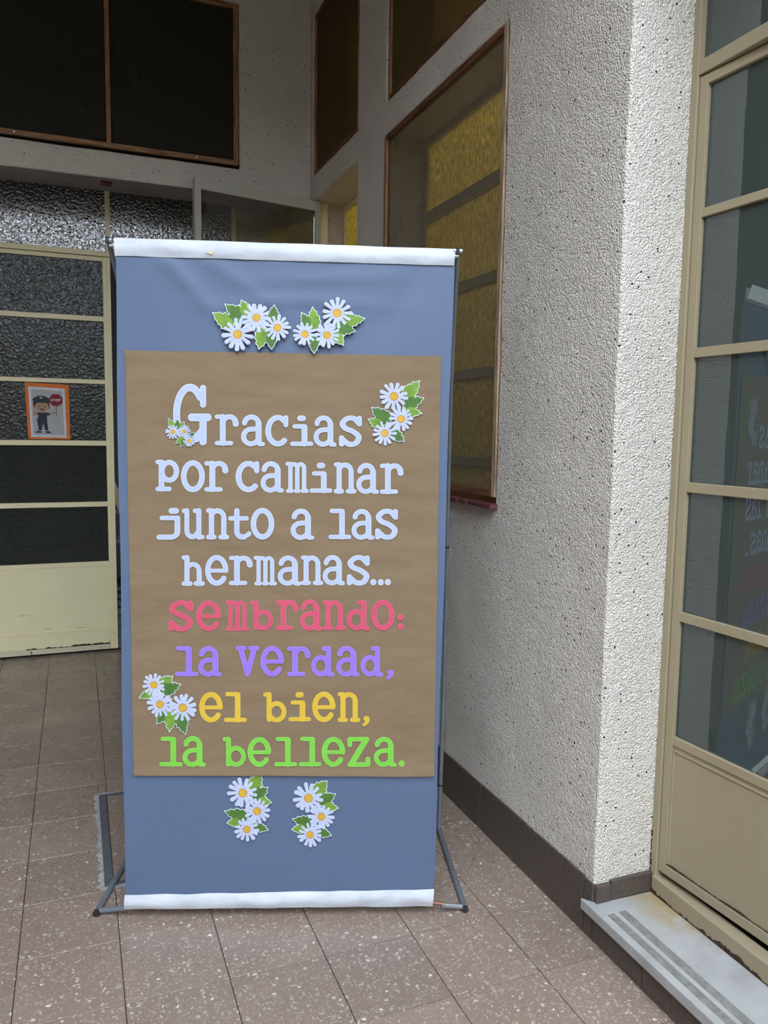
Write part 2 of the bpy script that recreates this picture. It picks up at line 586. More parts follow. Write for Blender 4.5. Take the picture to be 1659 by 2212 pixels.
def slab_wall(axis, front, back, acuts, zcuts, solid, jitter=0.002):
    """wall slab with openings: cells in (a, z), extruded from front to back along the other axis"""
    cells = {}
    na, nz = len(acuts) - 1, len(zcuts) - 1
    S = [[solid((acuts[i] + acuts[i + 1]) / 2, (zcuts[j] + zcuts[j + 1]) / 2) for j in range(nz)] for i in range(na)]
    vid = {}
    V, Fc = [], []
    def vert(i, j, side):
        k = (i, j, side)
        if k not in vid:
            a, z = acuts[i], zcuts[j]
            d = front if side == 0 else back
            P = (d, a, z) if axis == 'x' else (a, d, z)
            if jitter:
                q = noise.noise_vector(Vector(P) * 23.0) * jitter + noise.noise_vector(Vector(P) * 5.0) * jitter
                P = (P[0] + q.x, P[1] + q.y, P[2] + q.z * (0.0 if z <= 0.01 else 1.0))
            vid[k] = len(V)
            V.append(P)
        return vid[k]
    for i in range(na):
        for j in range(nz):
            if not S[i][j]:
                continue
            for side in (0, 1):
                Fc.append((vert(i, j, side), vert(i + 1, j, side), vert(i + 1, j + 1, side), vert(i, j + 1, side)))
            if i == 0 or not S[i - 1][j]:
                Fc.append((vert(i, j, 0), vert(i, j + 1, 0), vert(i, j + 1, 1), vert(i, j, 1)))
            if i == na - 1 or not S[i + 1][j]:
                Fc.append((vert(i + 1, j, 0), vert(i + 1, j + 1, 0), vert(i + 1, j + 1, 1), vert(i + 1, j, 1)))
            if j == 0 or not S[i][j - 1]:
                Fc.append((vert(i, j, 0), vert(i + 1, j, 0), vert(i + 1, j, 1), vert(i, j, 1)))
            if j == nz - 1 or not S[i][j + 1]:
                Fc.append((vert(i, j + 1, 0), vert(i + 1, j + 1, 0), vert(i + 1, j + 1, 1), vert(i, j + 1, 1)))
    mb = MB()
    mb.v, mb.f = V, Fc
    return mb

# ------------------------------------------------------------------ the setting: shell
XW, XG, YL, YD = 1.2834, 1.4806, 4.47, 5.01
CEIL = 3.86
WX = XW + 0.006                         # stucco face, a little behind the baseboard face

def in_r(v, a, b):
    return a < v < b
OPEN = [(2.262, 3.318, 1.135, 2.655), (2.262, 3.305, 2.79, 3.66), (3.678, 4.43, 2.80, 3.66), (3.676, 4.46, -1, 2.662), (0.05, 1.66, -1, 2.70)]
yc = cuts(-12.0, 5.3, 1.66, 4.46, 0.03, [0.05, 1.66, 2.262, 3.305, 3.318, 3.676, 4.43, 4.46])
zc = cuts(0.0, CEIL, 0.12, 3.7, 0.03, [1.135, 2.655, 2.662, 2.70, 2.79, 2.80, 3.66])
w = slab_wall('x', WX, 1.53, yc, zc, lambda y, z: not any(in_r(y, o[0], o[1]) and in_r(z, o[2], o[3]) for o in OPEN))
o = w.build('wall_right', STUCCO, smooth=True, bevel=0.007)
tag(o, 'grey pebbled stucco wall with window openings right of the banner', 'wall', 'structure')

BO = [(-0.49, 0.880, 2.800, 3.656)]
xc = cuts(-3.2, WX, -0.5, 1.28, 0.03, [-0.49, 0.88])
zc2 = cuts(2.666, CEIL, 2.666, 3.7, 0.03, [2.80, 3.656])
w = slab_wall('y', YL, 4.492, xc, zc2, lambda x, z: not any(in_r(x, b[0], b[1]) and in_r(z, b[2], b[3]) for b in BO))
o = w.build('wall_back', STUCCO, smooth=True, bevel=0.006)
tag(o, 'grey stucco wall above the glazed doors at the far end', 'wall', 'structure')

# soffit over the recessed doors, slightly rising to the door heads
mb = MB()
mb.v = [(-3.2, 4.60, 2.672), (WX, 4.60, 2.672), (WX, 5.10, 2.757), (-3.2, 5.10, 2.757), (-3.2, 4.60, 2.95), (WX, 4.60, 2.95), (WX, 5.10, 2.95), (-3.2, 5.10, 2.95)]
mb.v[0] = (-3.2, 4.475, 2.668); mb.v[1] = (WX, 4.475, 2.668)
mb.v[4] = (-3.2, 4.62, 2.95); mb.v[5] = (WX, 4.62, 2.95)
mb.f = [(0, 3, 2, 1), (4, 5, 6, 7), (0, 1, 5, 4), (1, 2, 6, 5), (2, 3, 7, 6), (3, 0, 4, 7)]
mb.v[4] = (-3.2, 4.475, 2.676); mb.v[5] = (WX, 4.475, 2.676)
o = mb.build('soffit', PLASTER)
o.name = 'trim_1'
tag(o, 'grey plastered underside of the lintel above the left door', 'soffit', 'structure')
w = slab_wall('y', 5.0, 5.12, cuts(0.972, 1.53, 0.972, 1.4, 0.03, []), cuts(0, 2.8, 0, 2.8, 0.04, []), lambda x, z: True)
o = w.build('wall_pier', STUCCO, smooth=True)
tag(o, 'narrow stucco pier behind the open grey-framed door leaf', 'wall', 'structure')

o = bx('wall_infill', STUCCO, -2.3, -0.612, 5.0, 5.12, 0.0, 2.80)
tag(o, 'stucco wall beyond the left frame post of the cream door outside the view', 'wall', 'structure')

# patio walls behind and left of the viewer, roof over the passage, rooms behind the glazing
def wallbox(name, label, mat, *c):
    o = bx(name, mat, *c)
    return tag(o, label, 'wall', 'structure')
wallbox('wall_left', 'wall along the left side of the patio outside the view, made dark brown to cut bounced light', BROWNWALL, -2.4, -2.2, -12.0, 5.3, 0, 5.0)
wallbox('wall_front', 'unseen wall closing the patio behind the viewer, made dark brown to dim reflections and bounce', BROWNWALL, -3.3, 4.2, -12.2, -12.0, 0, 4.8)
wallbox('wall_upper_right', 'upper storey wall above the right wall outside the view', STUCCO, WX, 1.53, -12.0, 0.95, CEIL, 5.0)
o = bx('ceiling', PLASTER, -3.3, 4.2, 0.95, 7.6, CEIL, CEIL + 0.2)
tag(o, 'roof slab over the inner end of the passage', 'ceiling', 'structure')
o = bx('ceiling_room', ROOMW, 1.53, 4.2, -12.2, 0.95, CEIL, CEIL + 0.2)
o.name = 'ceiling_interior'
tag(o, 'roof slab over the room behind the right door', 'ceiling', 'structure')
o = bx('shade_beam', STUCCO, -2.2, WX, 0.95, 1.12, 3.50, CEIL)  # unseen beam added to keep sky light off the upper far wall
o.name = 'shade_trim'
tag(o, 'added unseen stucco beam along the edge of the passage roof', 'shade_beam', 'structure')
wallbox('wall_interior_right', 'far wall of the rooms behind the amber windows', ROOMW, 4.0, 4.2, -12.2, 7.6, 0, CEIL)
wallbox('wall_interior_partition', 'wall closing the amber lit room on the far side', ROOMW, 1.53, 4.0, 5.3, 5.4, 0, CEIL)
wallbox('wall_interior_divider', 'wall between the amber lit room and the right door room', ROOMW, 1.53, 4.0, 1.75, 1.85, 0, CEIL)
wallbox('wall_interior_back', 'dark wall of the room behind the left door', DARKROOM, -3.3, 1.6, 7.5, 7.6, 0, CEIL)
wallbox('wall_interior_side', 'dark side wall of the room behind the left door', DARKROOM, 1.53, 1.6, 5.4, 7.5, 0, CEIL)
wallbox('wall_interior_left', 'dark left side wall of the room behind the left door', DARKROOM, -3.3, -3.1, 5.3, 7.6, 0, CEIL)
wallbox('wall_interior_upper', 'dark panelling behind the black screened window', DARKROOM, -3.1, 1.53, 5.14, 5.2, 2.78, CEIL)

for nm, loc, pw in (('room_lamp', (2.6, 2.75, 3.0), 85), ('room_lamp', (2.4, 4.1, 2.9), 10)):
    ld = bpy.data.lights.new(nm, 'POINT')
    ld.energy = pw
    ld.color = (1.0, 0.90, 0.66)
    ld.shadow_soft_size = 0.15
    lo = bpy.data.objects.new(nm, ld)
    lo.location = loc
    COL.objects.link(lo)

# ------------------------------------------------------------------ floor: bed and terrazzo tiles
fl = bx('floor', GROUT, -3.3, 4.2, -12.2, 7.6, -0.10, -0.0035)
tag(fl, 'brown speckled terrazzo tile floor', 'floor', 'structure')
PX, PY = 0.2505, 0.2520
TX0, TY0 = 0.5815, 1.848
HX0, HX1, HY0, HY1 = 0.052, 0.700, 2.372, 3.010      # hatch
gap = 0.0012
def tile_mesh(x0, x1, y0, y1, name='tile'):
    mb = MB().box(x0, x1, y0, y1, -0.012, 0.0)
    b = 0.0004
    mb.v[4:] = [(x0 + b, y0 + b, 0.0), (x1 - b, y0 + b, 0.0), (x1 - b, y1 - b, 0.0), (x0 + b, y1 - b, 0.0)]
    for i, (xx, yy) in enumerate(((x0, y0), (x1, y0), (x1, y1), (x0, y1))):
        mb.v[i] = (xx, yy, -0.012)
    me = bpy.data.meshes.new(name)
    # vertical sides to -1 mm, then a small chamfer
    v = [(x0, y0, -0.012), (x1, y0, -0.012), (x1, y1, -0.012), (x0, y1, -0.012),
         (x0, y0, -0.0005), (x1, y0, -0.0005), (x1, y1, -0.0005), (x0, y1, -0.0005)] + mb.v[4:]
    f = [(0, 1, 5, 4), (1, 2, 6, 5), (2, 3, 7, 6), (3, 0, 4, 7), (4, 5, 9, 8), (5, 6, 10, 9), (6, 7, 11, 10), (7, 4, 8, 11), (8, 9, 10, 11)]
    me.from_pydata(v, [], f)
    me.materials.append(TERR)
    return me
std = tile_mesh(gap, PX - gap, gap, PY - gap)
i0 = int(math.floor((-2.2 - TX0) / PX))
for i in range(i0, 4):
    for j in range(-9, 13):
        x0, y0 = TX0 + i * PX, TY0 + j * PY
        x1, y1 = x0 + PX, y0 + PY
        if y0 > 4.98 or x0 > XW:
            continue
        rects = [(x0, min(x1, XW + 0.01), y0, min(y1, 5.03))]
        # cut around the hatch
        if x1 > HX0 and x0 < HX1 and y1 > HY0 and y0 < HY1:
            nr = []
            a0, a1, b0, b1 = rects[0]
            if a0 < HX0: nr.append((a0, HX0, b0, b1))
            if a1 > HX1: nr.append((HX1, a1, b0, b1))
            m0, m1 = max(a0, HX0), min(a1, HX1)
            if b0 < HY0: nr.append((m0, m1, b0, HY0))
            if b1 > HY1: nr.append((m0, m1, HY1, b1))
            rects = nr
        for (a0, a1, b0, b1) in rects:
            if a1 - a0 < 0.008 or b1 - b0 < 0.008:
                continue
            full = abs(a1 - a0 - PX) < 1e-6 and abs(b1 - b0 - PY) < 1e-6
            me = std if full else tile_mesh(gap, a1 - a0 - gap, gap, b1 - b0 - gap)
            t = bpy.data.objects.new('tile', me)
            t.location = (a0, b0, random.uniform(-0.0004, 0.0004))
            t.parent = fl
            COL.objects.link(t)

# checkered floor of the dark room
ck = empty('floor_interior', (0, 5.06, 0))
tag(ck, 'black and white checkered tile floor seen through the dark doorway', 'floor', 'structure')
s = 0.145
def dia(mat, nm):
    me = bpy.data.meshes.new(nm)
    e = s - 0.0012
    v = [(0, -e, 0), (e, 0, 0), (0, e, 0), (-e, 0, 0)]
    v = [(a, b, -0.008) for a, b, c in v] + [(a, b, 0.002) for a, b, c in v]
    me.from_pydata(v, [], [(3, 2, 1, 0), (4, 5, 6, 7), (0, 1, 5, 4), (1, 2, 6, 5), (2, 3, 7, 6), (3, 0, 4, 7)])
    me.materials.append(mat)
    return me
dw, db = dia(CHK_W, 'checker_tile'), dia(CHK_B, 'checker_tile')
for a in range(-1, 4):
    for b in range(0, 7):
        for me, dx in ((dw, 0), (db, s)):
            t = bpy.data.objects.new('checker_tile', me)
            t.location = (0.25 + 0.29 * a + dx, 5.215 + 0.29 * b + dx - 5.06, 0)
            t.parent = ck
            COL.objects.link(t)

# baseboards
def baseboard(name, label, pieces):
    e = empty(name, (0, 0, 0))
    tag(e, label, 'baseboard', 'structure')
    for c in pieces:
        bx('baseboard_tile', BASEB, *c, parent=e, bevel=0.0025)
g = 0.0012
bys = [1.7005, 2.001, 2.299, 2.597, 2.895, 3.193, 3.491, 3.668]
baseboard('baseboard_right', 'dark brown terrazzo baseboard along the right stucco wall',
          [(XW, XW + 0.03, a + g, b - g, 0.0, 0.163 + random.uniform(-.001, .001)) for a, b in zip(bys, bys[1:])]
          + [(XW, XW + 0.03, 1.6605, 1.7005 - g, 0.0, 0.158)])
baseboard('baseboard_reveal', 'short brown baseboard strip on the door reveal above the marble sill',
          [(XW + 0.004, 1.335, 1.646, 1.675, 0.108, 0.157), (1.3362, XG - 0.004, 1.648, 1.675, 0.108, 0.163)])
rys = [0.0, 0.215, 0.463, 0.711, 0.959, 1.207, 1.455, 1.6588]
baseboard('baseboard_riser', 'brown terrazzo riser tiles beneath the white marble door sill',
          [(XW, XW + 0.03, a + g, b - g, 0.0, 0.076) for a, b in zip(rys, rys[1:])])

# ------------------------------------------------------------------ marble sill of the right door
ms = empty('trim_2', (1.265, 0.0, 0.078))
tag(ms, 'worn white marble door sill with two grey anti-slip strips', 'door sill', 'structure')
mb = MB()
prof = [(1.265, 1.685), (1.268, 1.690), (1.278, 1.675), (1.30, 1.652), (1.49, 1.648), (1.49, 0.04), (1.265, 0.04)]
k = len(prof)
mb.v = [(x - 1.265, y, 0.0) for x, y in prof] + [(x - 1.265, y, 0.030) for x, y in prof]
mb.f = [tuple(range(k)), tuple(range(k, 2 * k))] + [(i, (i + 1) % k, (i + 1) % k + k, i + k) for i in range(k)]
mb.build('slab', MARBLE, ms, bevel=0.004)
for xa, xb in ((1.286, 1.308), (1.322, 1.346)):
    bx('antislip_strip', STRIP, xa, xb, 0.08, 1.598, 0.1078, 0.1088, parent=ms)

# ------------------------------------------------------------------ right door
def ragged_line(rnd, ya, yb, z, h, x0, x1, fade=0.0):
    """thin strip from ya to yb along a door's face whose upper edge is torn"""
    n_ = int(abs(yb - ya) / 0.006)
    mb = MB()
    k_ = 0.5
    for i in range(n_ + 1):
        k_ = min(1.0, max(0.0, k_ + rnd.uniform(-0.34, 0.34)))
        f_ = 1.0 - fade * min(1.0, i / n_ * 1.6)
        y = ya + (yb - ya) * i / n_
        hh = h * (0.06 + 0.94 * k_) * f_
        mb.v += [(x0, y, z), (x1, y, z), (x1, y, z + hh), (x0, y, z + hh)]
        if i:
            b = 4 * (i - 1)
            for e in range(4):
                mb.f.append((b + e, b + (e + 1) % 4, b + 4 + (e + 1) % 4, b + 4 + e))
    return mb

d2 = empty('door_2', (XG, 1.0, 0.108))
tag(d2, 'tan painted steel door with grey-green glass panes at the right edge', 'door', 'structure')
def D(name, mat, y0, y1, z0, z1, x0=0.0, x1=0.035, bevel=0.0015, parent=None):
    p = parent or d2
    return bx(name, mat, XG + x0, XG + x1, y0, y1, z0, z1, parent=p if p is d2 else None, bevel=bevel)
bx('jamb', PAINT_TAN, XG - 0.006, XG + 0.03, 1.637, 1.659, 0.12, 2.70, parent=d2, bevel=0.002)
bx('jamb', PAINT_TAN, XG - 0.006, XG + 0.03, 0.051, 0.075, 0.12, 2.70, parent=d2, bevel=0.002)
bx('transom_bar', PAINT_TAN, XG - 0.004, XG + 0.03, 0.075, 1.637, 2.276, 2.311, parent=d2, bevel=0.002)
bx('head', PAINT_TAN, XG - 0.004, XG + 0.03, 0.075, 1.637, 2.662, 2.70, parent=d2, bevel=0.002)
bx('transom_pane', G_DOOR, XG + 0.012, XG + 0.018, 0.84, 1.637, 2.311, 2.662, parent=d2)
bx('transom_pane', G_DOOR, XG + 0.012, XG + 0.018, 0.075, 0.80, 2.311, 2.662, parent=d2)
bx('transom_post', PAINT_TAN, XG - 0.004, XG + 0.03, 0.80, 0.84, 2.311, 2.662, parent=d2)
bx('sill_frame', PAINT_TAN_RUST, XG - 0.012, XG + 0.03, 0.06, 1.645, 0.1085, 0.158, parent=d2, bevel=0.003)
AJAR = R(3.7)
RZ = [(1.926, 1.948), (1.577, 1.602), (1.231, 1.257), (0.8865, 0.912), (0.545, 0.569)]
for ya, yb in ((0.845, 1.6345), (0.078, 0.8415)):
    before = set(d2.children)
    bx('stile', PAINT_TAN, XG, XG + 0.03, yb - 0.026, yb, 0.176, 2.272, parent=d2, bevel=0.0015)
    bx('stile', PAINT_TAN, XG, XG + 0.03, ya, ya + 0.026, 0.176, 2.272, parent=d2, bevel=0.0015)
    ia, ib = ya + 0.026, yb - 0.026
    bx('top_rail', PAINT_TAN, XG, XG + 0.03, ia, ib, 2.248, 2.272, parent=d2, bevel=0.0015)
    tops = [2.248] + [r[0] for r in RZ]
    for r0, r1 in RZ:
        bx('glazing_bar', PAINT_TAN, XG + 0.001, XG + 0.029, ia, ib, r0, r1, parent=d2, bevel=0.0015)
    for (zt, (r0, r1)) in zip(tops, RZ):
        bx('pane', G_DOOR, XG + 0.011, XG + 0.017, ia, ib, r1, zt, parent=d2)
    bx('kick_panel', PAINT_TAN, XG + 0.006, XG + 0.024, ia, ib, 0.2, 0.545, parent=d2)
    bx('panel_bead', PAINT_TAN, XG + 0.003, XG + 0.008, ib - 0.006, ib, 0.205, 0.527, parent=d2, bevel=0.0015)
    bx('panel_bead', PAINT_TAN, XG + 0.003, XG + 0.008, ia, ib, 0.527, 0.533, parent=d2, bevel=0.0015)
    bx('bottom_rail', PAINT_TAN_RUST, XG - 0.001, XG + 0.03, ia, ib, 0.176, 0.204, parent=d2, bevel=0.002)
    # flaking rust line between panel and bottom rail
    mb = ragged_line(random.Random(5), ib - 1.0, ia - 1.0, 0.0958, 0.005, 0.001, 0.006)
    mb.build('rust_seam', RUST, d2)
    if yb > 1.0:        # this leaf stands very slightly ajar, turned inwards about its hinge jamb
        hinge = Vector((0.0, 1.6365 - 1.0, 0.0))
        turn = Matrix.Translation(hinge) @ Matrix.Rotation(AJAR, 4, 'Z') @ Matrix.Translation(-hinge)
        for ob in set(d2.children) - before:
            ob.data.transform(turn)
# torn paint and rust at the foot of the jamb and on the sill frame
mb = ragged_line(random.Random(8), 0.645, -0.35, 0.0008, 0.024, -0.0132, -0.010, fade=0.75)
mb.build('rust_scab', RUST, d2)
mb = MB()
for k_ in range(6):
    z = 0.16 + k_ * 0.021
    wd = random.uniform(0.0012, 0.003) * (1.6 if k_ < 2 else 1)
    mb.box(-0.0075, -0.004, 0.6585 - wd, 0.660, z - 0.108, z + random.uniform(0.012, 0.02) - 0.108)
mb.build('rust_edge', RUST, d2)
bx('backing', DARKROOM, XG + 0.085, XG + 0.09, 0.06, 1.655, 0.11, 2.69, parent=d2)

# milky tape strips on the door glass
def strip(name, label, p0, p1, wd):
    a, b = Vector(p0), Vector(p1)
    t = (b - a).normalized()
    n_ = Vector((-t.y, t.x)) * wd / 2
    q = [a + n_, b + n_, b - n_, a - n_]
    mb = MB()
    mb.v = [(-0.0006, p.x - a.x, p.y - a.y) for p in q] + [(0.0, p.x - a.x, p.y - a.y) for p in q]
    mb.f = [(0, 1, 2, 3), (4, 7, 6, 5), (0, 4, 5, 1), (1, 5, 6, 2), (2, 6, 7, 3), (3, 7, 4, 0)]
    o = mb.build(name, TAPE)
    o.location = (XG + 0.0104 + (1.6365 - a.x) * math.sin(AJAR), a.x, a.y)
    o.rotation_euler = (0, 0, AJAR)
    tag(o, label, 'tape', group='tape strips on the right door glass')
strip('tape_strip', 'milky tape strip slanting down on the upper right door pane', (1.457, 1.722), (1.30, 1.655), 0.032)
strip('tape_strip', 'pale tape strip low on the bottom right door pane', (1.362, 0.572), (1.27, 0.69), 0.012)

# ------------------------------------------------------------------ screened windows in the right wall
def glazing(parent, y0, y1, z0, z1, rails, mat=None):
    """steel glazing with amber panes at the inner plane"""
    bx('glazing_frame', PAINT_CREAM, XG, XG + 0.03, y0, y0 + 0.024, z0, z1, parent=parent, bevel=0.0015)
    bx('glazing_frame', PAINT_CREAM, XG, XG + 0.03, y1 - 0.024, y1, z0, z1, parent=parent, bevel=0.0015)
    bx('glazing_frame', PAINT_CREAM, XG, XG + 0.03, y0 + 0.024, y1 - 0.024, z0, z0 + 0.024, parent=parent, bevel=0.0015)
    bx('glazing_frame', PAINT_CREAM, XG, XG + 0.03, y0 + 0.024, y1 - 0.024, z1 - 0.024, z1, parent=parent, bevel=0.0015)
    lo = z0 + 0.024
    for r0, r1 in list(rails) + [(z1 - 0.024, z1)]:
        if r1 < z1:
            bx('glazing_bar', PAINT_CREAM, XG - 0.004, XG + 0.03, y0 + 0.024, y1 - 0.024, r0, r1, parent=parent, bevel=0.0015)
        bx('pane', mat or G_AMBER, XG + 0.012, XG + 0.017, y0 + 0.024, y1 - 0.024, lo, r0, parent=parent)
        lo = r1

def wood_frame(parent, y0, y1, z0, z1, fw, x0, screen, right=None, top=None, bot=None):
    x1 = x0 + 0.022
    bx('stile', right or WOOD_V, x0, x1, y0, y0 + fw, z0, z1, parent=parent, bevel=0.0015)
    bx('stile', WOOD_V, x0, x1, y1 - fw, y1, z0, z1, parent=parent, bevel=0.0015)
    bx('rail', top or WOOD_Y, x0, x1, y0 + fw, y1 - fw, z1 - fw, z1, parent=parent, bevel=0.0015)
    bx('rail', bot or WOOD_Y, x0, x1, y0 + fw, y1 - fw, z0, z0 + fw, parent=parent, bevel=0.0015)
    bx('insect_screen', screen, x0 + 0.009, x0 + 0.010, y0 + fw, y1 - fw, z0 + fw, z1 - fw, parent=parent)

w1 = empty('window_1', (WX, 2.79, 1.15))
tag(w1, 'large wood-framed insect-screened window with amber glass in the right wall', 'window', 'structure')
wood_frame(w1, 2.266, 3.314, 1.165, 2.651, 0.024, WX - 0.004, SCREEN_W, right=WOOD_LIGHT)
bx('stop_bead', WOOD_V, WX + 0.003, WX + 0.03, 2.2635, 2.2665, 1.16, 2.65, parent=w1)
glazing(w1, 2.264, 3.316, 1.138, 2.653, [(1.245, 1.28), (1.595, 1.63), (1.95, 1.985), (2.30, 2.345)])
w2 = empty('window_2', (WX, 2.79, 2.79))
tag(w2, 'brown-screened wood-framed upper window above the large right window', 'window', 'structure')
wood_frame(w2, 2.266, 3.301, 2.794, 3.656, 0.022, WX + 0.004, SCREEN_UP)
glazing(w2, 2.264, 3.303, 2.792, 3.658, [(3.2, 3.235)])
w3 = empty('window_3', (WX, 4.05, 2.80))
tag(w3, 'narrow brown-screened upper window beside the inner corner', 'window', 'structure')
wood_frame(w3, 3.682, 4.426, 2.804, 3.656, 0.022, WX + 0.004, SCREEN_UP)
glazing(w3, 3.680, 4.428, 2.802, 3.658, [(3.2, 3.235)])

# red clay sill, chipped along its front edge
mb = MB()
prof = [(1.262, 2.252), (1.270, 2.246), (1.2895, 2.246), (1.2895, 2.264), (1.478, 2.264), (1.478, 3.316), (1.262, 3.316)]
yy = 3.20
while yy > 2.30:
    prof.append((1.262 + random.uniform(0, 0.002), yy))
    if 2.30 < yy < 2.62 and random.random() < 0.55:
        dx = random.uniform(0.004, 0.012)
        prof += [(1.262 + dx, yy - 0.012), (1.262 + dx * 0.8, yy - 0.028)]
    yy -= 0.07
k = len(prof)
mb.v = [(x, y, 1.1285) for x, y in prof] + [(x, y, 1.143 + (x - 1.262) * 0.05) for x, y in prof]
mb.f = [tuple(range(k)), tuple(range(k, 2 * k))] + [(i, (i + 1) % k, (i + 1) % k + k, i + k) for i in range(k)]
o = mb.build('trim_3', REDTILE, bevel=0.0015)
tag(o, 'chipped dark red clay sill under the large screened window', 'window sill', 'structure')

# ------------------------------------------------------------------ doorway with amber glazing and its open leaf
w4 = empty('window_4', (XG, 4.07, 0.0))
tag(w4, 'amber glazing in the recess behind the open grey-framed leaf', 'window', 'structure')
glazing(w4, 3.678, 4.458, 0.02, 2.660, [(0.55, 0.58), (0.9, 0.93), (1.245, 1.28), (1.595, 1.63), (1.95, 1.985), (2.30, 2.335)])
d3 = empty('door_3', (1.318, 4.40, 0.0), math.atan2(4.243 - 4.40, 0.599 - 1.318))
tag(d3, 'open clear-glass door leaf with warm grey metal frame at the inner corner', 'door', 'structure')
LW = 0.736
def L3(name, mat, u0, u1, z0, z1, t0=-0.018, t1=0.018, bevel=0.002):
    return MB().box(u0, u1, t0, t1, z0, z1).build(name, mat, d3, bevel=bevel)
L3('stile', PAINT_GREY, 0.0, 0.032, 0.02, 2.654)
L3('stile', PAINT_GREY, LW - 0.034, LW, 0.02, 2.654)
L3('top_rail', PAINT_GREY, 0.032, LW - 0.034, 2.60, 2.654)
L3('bottom_rail', PAINT_GREY, 0.032, LW - 0.034, 0.02, 0.30)
for z in (0.98, 1.62):
    L3('glazing_bar', PAINT_GREY, 0.032, LW - 0.034, z, z + 0.03)
for a, b in ((0.30, 0.98), (1.01, 1.62), (1.65, 2.60)):
    L3('pane', G_CLEAR, 0.032, LW - 0.034, a, b, -0.003, 0.003, 0)
for z in (0.35, 1.35, 2.3):
    MB().tube([(-0.008, 0, z - 0.05), (-0.008, 0, z + 0.05)], 0.007, 10).build('hinge', PAINT_GREY, d3, smooth=True)
d3.location.x = 1.318
jf = bx('door_frame', PAINT_CREAM, 1.334, 1.378, 4.432, 4.459, 0.0, 2.66)
jf.name = 'trim_4'
tag(jf, 'cream steel hinge jamb of the open leaf in the doorway recess', 'door frame', 'structure')

# ------------------------------------------------------------------ black screened window in the far wall
w5 = empty('window_5', (0.2, YL, 2.81))
tag(w5, 'large black-screened window with thin wooden frame high on the far wall', 'window', 'structure')
ya, yb = YL - 0.006, YL + 0.016
X0, X1, Z0, Z1, fw = -0.486, 0.875, 2.816, 3.652, 0.026
bx('stile', WOOD_V, X0, X0 + fw, ya, yb, Z0, Z1, parent=w5, bevel=0.0015)
bx('stile', WOOD_V, X1 - fw, X1, ya, yb, Z0, Z1, parent=w5, bevel=0.0015)
bx('rail', WOOD_X, X0 + fw, X1 - fw, ya, yb, Z1 - fw, Z1, parent=w5, bevel=0.0015)
bx('rail', WOOD_X, X0 + fw, X1 - fw, ya, yb, Z0, Z0 + fw, parent=w5, bevel=0.0015)
bx('mullion', WOOD_V, 0.191, 0.214, ya - 0.001, yb, Z0 + fw, Z1 - fw, parent=w5, bevel=0.0015)
for a, b in ((X0 + fw, 0.191), (0.214, X1 - fw)):
    bx('insect_screen', SCREEN_DK, a, b, YL + 0.008, YL + 0.009, Z0 + fw, Z1 - fw, parent=w5)
for sx in (-0.243, 0.648):
    MB().tube([(sx - 0.2, -0.006 - 0.002, 0.02), (sx - 0.2, -0.004, 0.02)], 0.0045, 10).build('screw', TUBE_SILVER, w5)
bx('backing', DARKROOM, X0, X1, YL + 0.11, YL + 0.12, Z0, Z1, parent=w5)  # dark sheet standing in for the dark room behind the screen

# ------------------------------------------------------------------ left glazed door
d1 = empty('door_1', (-0.2, YD, 0.0))
tag(d1, 'cream steel door with dark textured glass panes at the left edge', 'door', 'structure')
def E(name, mat, x0, x1, z0, z1, y0=0.0, y1=0.032, bevel=0.0015):
    return bx(name, mat, x0, x1, YD + y0, YD + y1, z0, z1, parent=d1, bevel=bevel)
E('frame_post', PAINT_CREAM, 0.1955, 0.222, 2.372, 2.757, -0.004, 0.035)
E('frame_post', PAINT_CREAM, -0.61, -0.585, 0.0, 2.757, -0.004, 0.035)
E('frame_post', PAINT_CREAM, 0.934, 0.968, 0.0, 2.757, -0.004, 0.035)
E('transom_bar', PAINT_CREAM, -0.585, 0.1955, 2.372, 2.402, -0.004, 0.035)
E('transom_bar', PAINT_CREAM, 0.222, 0.934, 2.372, 2.402, -0.004, 0.035)
E('head', PAINT_CREAM, -0.585, 0.934, 2.752, 2.775, -0.004, 0.035)
E('transom_pane', G_HAMMER, -0.585, 0.1955, 2.402, 2.752, 0.012, 0.017, 0)
E('transom_pane', G_HAMMER, 0.222, 0.934, 2.402, 2.752, 0.012, 0.017, 0)
for ob in d1.children:               # the transom lights lean out a little at the head
    if ob.name.startswith('transom_pane'):
        piv = Vector((0, 0.014, 2.402))
        ob.data.transform(Matrix.Translation(piv) @ Matrix.Rotation(R(2.2), 4, 'X') @ Matrix.Translation(-piv))
# leaf
E('stile', PAINT_CREAM, 0.176, 0.2195, 0.014, 2.368)
E('stile_bead', PAINT_CREAM, 0.1965, 0.2195, 0.014, 2.368, -0.004, 0.0)
E('stile', PAINT_CREAM, -0.582, -0.548, 0.014, 2.368)
E('top_rail', PAINT_CREAM, -0.548, 0.176, 2.344, 2.368)
ZR = [(1.996, 2.025), (1.63, 1.655), (1.264, 1.294), (0.897, 0.927), (0.534, 0.562)]
tops = [2.344] + [r[0] for r in ZR]
for i, (zt, (r0, r1)) in enumerate(zip(tops, ZR)):
    E('glazing_bar' if i < 4 else 'lock_rail', PAINT_CREAM, -0.548, 0.176, r0, r1, 0.0, 0.03)
    E('pane', G_ROLLED if i < 3 else G_GRID, -0.548, 0.176, r1, zt, 0.012, 0.017, 0)
E('kick_panel', PAINT_CREAM, -0.548, 0.176, 0.152, 0.534, 0.004, 0.028, 0)
E('kick_bead', PAINT_CREAM, -0.548, 0.176, 0.135, 0.152, 0.0, 0.03)
E('kick_panel', PAINT_CREAM, -0.548, 0.176, 0.05, 0.135, 0.004, 0.028, 0)
E('bottom_rail', PAINT_CREAM_RUST, -0.548, 0.176, 0.014, 0.05, -0.001, 0.03)
